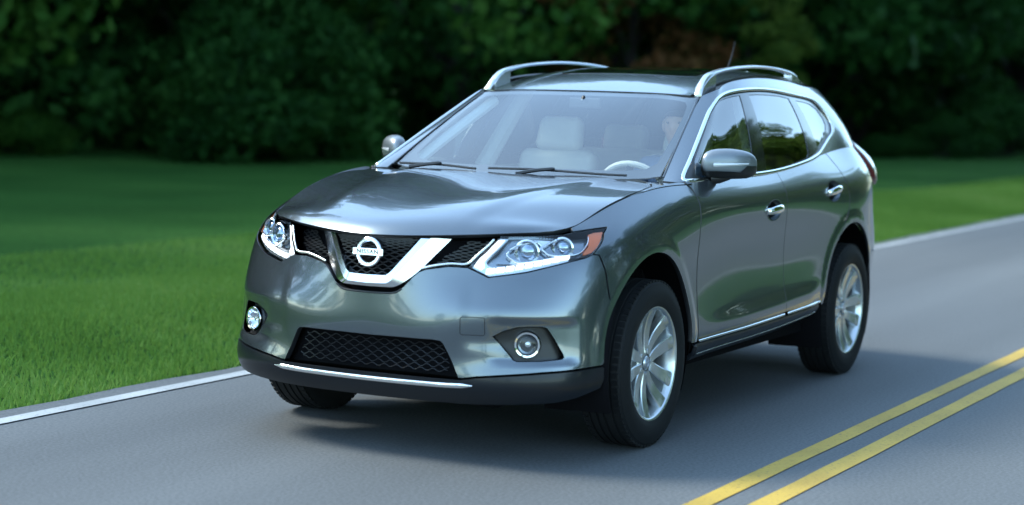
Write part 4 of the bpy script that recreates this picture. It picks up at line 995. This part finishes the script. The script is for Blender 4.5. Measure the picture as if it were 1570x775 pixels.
# --- wheels ---
def make_wheel():
    root=None
    # rim: barrel and lip
    b=MB(); V,F=lathe([(.232,-.10),(.236,-.095),(.222,-.07),(.222,.055),(.232,.085),(.236,.100),(.243,.105),(.252,.106),(.253,.095),(.245,.086)],72); b.add(V,F)
    # closing dish behind the spokes
    rim=b.build('wheel',M['alloy'],car,angle=40)
    # spokes: five wide two-tone blades
    sp=MB(); pk=MB()
    for q in range(5):
        a0=2*math.pi*q/5+.35
        rs=np.linspace(.045,.236,12)
        for dirn in (-1,1):
            V=[];F=[]
            for i,r in enumerate(rs):
                t=i/11; c=dirn*(.030+.195*t**1.15*.9)   # blade centre angle drifts outwards: split spoke
                c=dirn*(.022+.040*t)/max(r,.05)*1.0
                hw=(.0215+.0125*t)
                yt=.066+.030*t**1.5-.010*math.sin(math.pi*t); yb=yt-.035
                for k,(ww,yy) in enumerate(((-1,yb),(-1,yt-.004),(-.82,yt),(.82,yt),(1,yt-.004),(1,yb))):
                    an=a0+c+ww*hw/r
                    V.append((r*math.cos(an),yy,r*math.sin(an)))
            for i in range(11):
                for j in range(5): F.append((i*6+j,i*6+j+1,(i+1)*6+j+1,(i+1)*6+j))
            sp.add(V,F)
        # dark pocket web between the two blades
        V=[];F=[]
        for i,r in enumerate(rs[2:]):
            t=(i+2)/11; hw=.05*(.4+.6*t)
            for w_ in (-1,1):
                an=a0+w_*hw/r; V.append((r*math.cos(an),.050+.022*t,r*math.sin(an)))
        for i in range(9): F.append((i*2,i*2+1,i*2+3,i*2+2))
        pk.add(V,F)
    V,F=lathe([(.0,.060),(.060,.060),(.066,.052),(.068,.03)],40); sp.add(V,F)
    so=sp.build('spokes',M['alloy'],rim,angle=30)
    pk.build('spoke_pocket',M['alloy_dark'],rim)
    b=MB(); V,F=lathe([(0,.0735),(.026,.0725),(.031,.068),(.032,.058)],32); b.add(V,F)
    cap=b.build('centre_cap',M['satin'],rim)
    b=MB(); V,F=lathe([(.0155,.0735),(.0155,.0752),(.0215,.0752),(.0215,.0735)],32,closed=True); b.add(V,F); b.box((0,.0748,0),(.050,.0016,.0085)); b.build('cap_emblem',M['chrome'],rim)
    b=MB(); V,F=lathe([(.045,.0),(.045,.012),(.158,.012),(.158,-.012),(.05,-.012)],48); b.add(V,F); b.build('brake_disc',M['disc'],rim)
    for q in range(5):
        b=MB(); a=2*math.pi*q/5+.35+math.pi/5; b.tube([(.052*math.cos(a),.05,.052*math.sin(a)),(.052*math.cos(a),.068,.052*math.sin(a))],.010,6)
        b.build('wheel_nut',M['satin'],rim)
    b=MB(); V,F=lathe([(.030,-.03),(.228,-.045),(.232,.0)],40); b.add(V,F); b.build('hub_back',M['void'],rim)
    # tyre
    pr=[(.238,-.100),(.262,-.112),(.300,-.1165),(.332,-.108),(.350,-.098),(.358,-.086),
        (.3615,-.065),(.3555,-.063),(.3555,-.055),(.3620,-.053),(.3628,-.024),(.3565,-.022),(.3565,-.013),(.3630,-.011),(.3630,.011),(.3565,.013),(.3565,.022),(.3628,.024),(.3620,.053),(.3555,.055),(.3555,.063),(.3615,.065),
        (.358,.086),(.350,.098),(.346,.1005),(.345,.1035),(.332,.108),(.318,.1145),(.300,.1165),(.278,.1155),(.262,.112),(.256,.1085),(.2475,.1055),(.2440,.1000),(.2425,.09)]
    pr=[(r,y if y>0 else y*.84) for r,y in pr]
    b=MB(); V,F=lathe(pr,96); b.add(V,F)
    # sidewall ribs and shoulder blocks
    for i in range(72):
        a=2*math.pi*i/72; e=Vector((math.cos(a),0,math.sin(a))); t=Vector((-math.sin(a),0,math.cos(a)))
        for sg in (-1,1): b.box(e*.3562+Vector((0,sg*(.083 if sg>0 else .070),0)),(.010,.026,.022),Matrix((e,Vector((0,1,0)),t)).transposed())
    b.build('tyre',M['tyre'],rim,angle=30)
    return rim
w0=make_wheel()
def copy_tree(o,parent):
    c=o.copy(); col.objects.link(c); c.parent=parent
    for ch in [x for x in bpy.data.objects if x.parent==o]: copy_tree(ch,c)
    return c
for i,(x,s) in enumerate(((0,1),(-2.706,1),(0,-1),(-2.706,-1))):
    wq=w0 if i==0 else copy_tree(w0,car)
    wq.location=(x,s*.797,.363); wq.rotation_euler=(0,R((17,-23,40,5)[i]),0 if s>0 else math.pi)
g=random.Random(5)
def line_y(x): return float(np.interp(-x,[-14,8,20,32,45,70,120],[-27,-26.5,-24,-18,-13.5,-11,-10]))
DW=('tall dark-green leafy tree in the shaded wood beyond the far verge','tree','trees of the dark wood beyond the far verge')
DW2=('broad mid-green tree in the shaded wood beyond the far verge','tree','trees of the dark wood beyond the far verge')
BS=('low dark-green bush at the foot of the shaded wood','bush','bushes along the edge of the dark wood')
BS2=('mid-green bush at the foot of the shaded wood','bush','bushes along the edge of the dark wood')
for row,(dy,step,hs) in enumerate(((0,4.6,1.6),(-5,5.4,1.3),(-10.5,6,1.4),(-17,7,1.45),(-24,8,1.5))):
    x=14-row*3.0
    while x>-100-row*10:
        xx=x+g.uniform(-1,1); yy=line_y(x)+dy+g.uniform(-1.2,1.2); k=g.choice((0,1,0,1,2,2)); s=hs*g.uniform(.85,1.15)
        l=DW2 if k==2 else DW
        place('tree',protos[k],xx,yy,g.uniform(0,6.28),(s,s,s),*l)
        x-=step*(1 if x>-60 else 1.8)
place('tree',protos[3],-35.0,-15.0,1.0,.95,'small bronze-leaved tree at the wood edge above the car roof','tree',None)
place('tree',protos[4],-37.0,-12.9,2.0,.55,'light green young tree in front of the dark wood, right of the bronze-leaved one','tree',None)
x=8
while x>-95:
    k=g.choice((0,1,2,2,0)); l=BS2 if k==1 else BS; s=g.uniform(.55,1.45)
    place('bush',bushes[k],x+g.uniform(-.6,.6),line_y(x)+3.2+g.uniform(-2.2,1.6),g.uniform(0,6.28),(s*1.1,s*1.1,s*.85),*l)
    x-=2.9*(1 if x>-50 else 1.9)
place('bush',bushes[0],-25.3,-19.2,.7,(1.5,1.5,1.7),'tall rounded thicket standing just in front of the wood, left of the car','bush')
# the other side of the road: not in the picture itself but mirrored in the car's windows and paint
NS=('green sunlit tree across the road, mirrored in the side windows of the car','tree','trees across the road from the wood')
x=-1
while x>-110:
    s=g.uniform(1.5,1.8) if -48<x<-20 else g.uniform(1.0,1.3); place('tree',protos[4],x+g.uniform(-2,2),14+g.uniform(-1.0,3),g.uniform(0,6.28),(s,s,s),*NS); x-=4.1 if x>-60 else 8
x=4
while x>-70:   # undergrowth further in
    s=g.uniform(1.8,2.4); place('bush',bushes[g.choice((0,2))],x+g.uniform(-1,1),line_y(x)-7+g.uniform(-2,2),g.uniform(0,6.28),(s,s,s),'tall dark thicket deeper inside the shaded wood, behind its front trees','bush','thickets inside the wood'); x-=4.2
x=0
while x>-90:
    s=g.uniform(1,1.6); place('bush',bushes[1],x,13.5+g.uniform(-1,1),g.uniform(0,6.28),(s,s,s),'rounded green bush across the road, mirrored in the side of the car','bush','bushes across the road from the wood'); x-=4.6
for x,y,s in ((62,-16,.9),(70,-7,.8),(66,12,.85),(60,20,.8),(48,-24,1.1),(38,-27,1.1),(27,-27,1.2)):
    place('tree',protos[4],x,y,x,(s,s,s),'green tree standing ahead of the car, mirrored in its bonnet','tree','trees ahead of the car')
for i in range(16):
    s=g.uniform(1.2,1.8); place('tree',protos[g.choice((0,1,2))],-185+g.uniform(-8,8),-60+i*8+g.uniform(-2,2),g.uniform(0,6.28),(s,s,s),'distant tree closing the far end of the road behind the car','tree','trees at the far end of the road')
# ---------------- the driver ----------------
def driver():
    root=empty('person'); tag(root,'driver in a dark blue shirt behind the windscreen, hands on the beige steering wheel','person')
    V=[];E=[];Rr=[]
    def chain(pts,start=None):
        prev=start
        for p in pts:
            V.append(p[:3]); Rr.append(p[3]); i=len(V)-1
            if prev is not None: E.append((prev,i))
            prev=i
        return prev
    Y=.37
    chain([(-1.40,Y,.78,.15),(-1.43,Y,.92,.14),(-1.47,Y,1.06,.155),(-1.49,Y,1.15,.13),(-1.48,Y,1.21,.055),(-1.465,Y,1.265,.052),(-1.45,Y,1.33,.080),(-1.44,Y,1.39,.080),(-1.45,Y,1.43,.055)])
    for s in (-1,1):
        chain([(-1.48,Y+s*.17,1.14,.065),(-1.38,Y+s*.23,1.00,.050),(-1.27,Y+s*.25,.93,.043),(-1.12,Y+s*.20,.99,.036),(-1.02,Y+s*.175,1.03,.026),(-.98,Y+s*.175,1.052,.024)],3)
        pw=len(V)-1
        for k in range(4):
            o=(k-1.5)*.019; chain([(-.955,Y+s*(.180+.004*k),1.067+o,.0095),(-.925,Y+s*(.195),1.067+o*.9,.0085),(-.918,Y+s*.178,1.062+o*.9,.0075)],pw)
        chain([(-.965,Y+s*.155,1.057,.011),(-.94,Y+s*.150,1.077,.009)],pw)
        chain([(-1.38,Y+s*.10,.72,.095),(-1.15,Y+s*.13,.78,.080),(-.95,Y+s*.13,.79,.065),(-.86,Y+s*.13,.62,.05),(-.78,Y+s*.13,.46,.04),(-.68,Y+s*.13,.44,.03)],0)
    me=bpy.data.meshes.new('p'); me.from_pydata(V,E,[]); o=bpy.data.objects.new('p',me); link(o)
    sk=o.modifiers.new('skin','SKIN'); 
    for i,v in enumerate(me.skin_vertices[0].data if me.skin_vertices else []): v.radius=(Rr[i],Rr[i])
    if not me.skin_vertices:
        pass
    ss=o.modifiers.new('ss','SUBSURF'); ss.levels=2
    dg=bpy.context.evaluated_depsgraph_get(); dg.update(); m2=bpy.data.meshes.new_from_object(o.evaluated_get(dg)); bpy.data.objects.remove(o)
    # face: pull out a nose and brow, press in eye sockets
    for v in m2.vertices:
        p=v.co; dy=p.y-Y; f=max(0,(p.x+1.44)/.08)
        if p.z>1.27 and f>.3:
            p.x+=.022*math.exp(-((dy)/.012)**2-((p.z-1.352)/.018)**2)*f
            for s in (-1,1): p.x-=.012*math.exp(-((dy-s*.032)/.016)**2-((p.z-1.378)/.012)**2)*f
            p.x+=.006*math.exp(-((dy)/.024)**2-((p.z-1.318)/.007)**2)*f; p.x+=.010*math.exp(-(dy/.03)**2-((p.z-1.288)/.014)**2)*f
    m2.materials.clear(); m2.materials.append(M['skin']); m2.polygons.foreach_set('use_smooth',[True]*len(m2.polygons))
    b=bpy.data.objects.new('body',m2); link(b,root)
    e=MB()
    for s in (-1,1):
        Vv,F=lathe([(0,.009),(.004,.007),(.006,.003),(.007,0)],12,(-1.377,Y+s*.032,1.378),Vector((1,0,0))); e.add(Vv,F)
    e.build('eyes',M['eye'],b)
    for s in (-1,1):
        q=MB(); Vv,F=lathe([(0,.004),(.016,.010),(.024,.004),(.026,-.004)],14,(-1.455,Y+s*.078,1.362),Vector((0,s,0))); Vv=[Vector((x.x,x.y,1.362+(x.z-1.362)*1.35)) for x in Vv]; q.add(Vv,F); q.build('ear',M['skin'],b)
    # hair cap and shirt as shells cut from the body's own surface
    def shell(name,test,off,m):
        bm=bmesh.new(); bm.from_mesh(m2); bm.normal_update()
        bmesh.ops.delete(bm,geom=[f for f in bm.faces if not test(f.calc_center_median())],context='FACES')
        for v in bm.verts: v.co+=v.normal*off
        me=bpy.data.meshes.new(name); bm.to_mesh(me); bm.free(); me.materials.clear(); me.materials.append(m); me.polygons.foreach_set('use_smooth',[True]*len(me.polygons)); link(bpy.data.objects.new(name,me),b)
    shell('hair',lambda c:c.z>1.33 and (c.x<-1.455 or c.z>1.405),.012,M['hair'])
    shell('shirt',lambda c:c.z<1.20 and c.z>.80 and not (c.x>-1.15),.008,M['shirt'])
    shell('trousers',lambda c:c.z<=.88 and c.x<-.70 and not (c.z>.84 and abs(c.y-Y)>.18),.008,M['dash'])
driver()
for o in list(bpy.data.objects):     # prototypes that were never placed
    if o.parent is None and o.type=='EMPTY' and o.name.split('.')[0] in ('tree','bush') and not o.get('category'):
        for ch in [c for c in bpy.data.objects if c.parent==o]: bpy.data.objects.remove(ch)
        bpy.data.objects.remove(o)
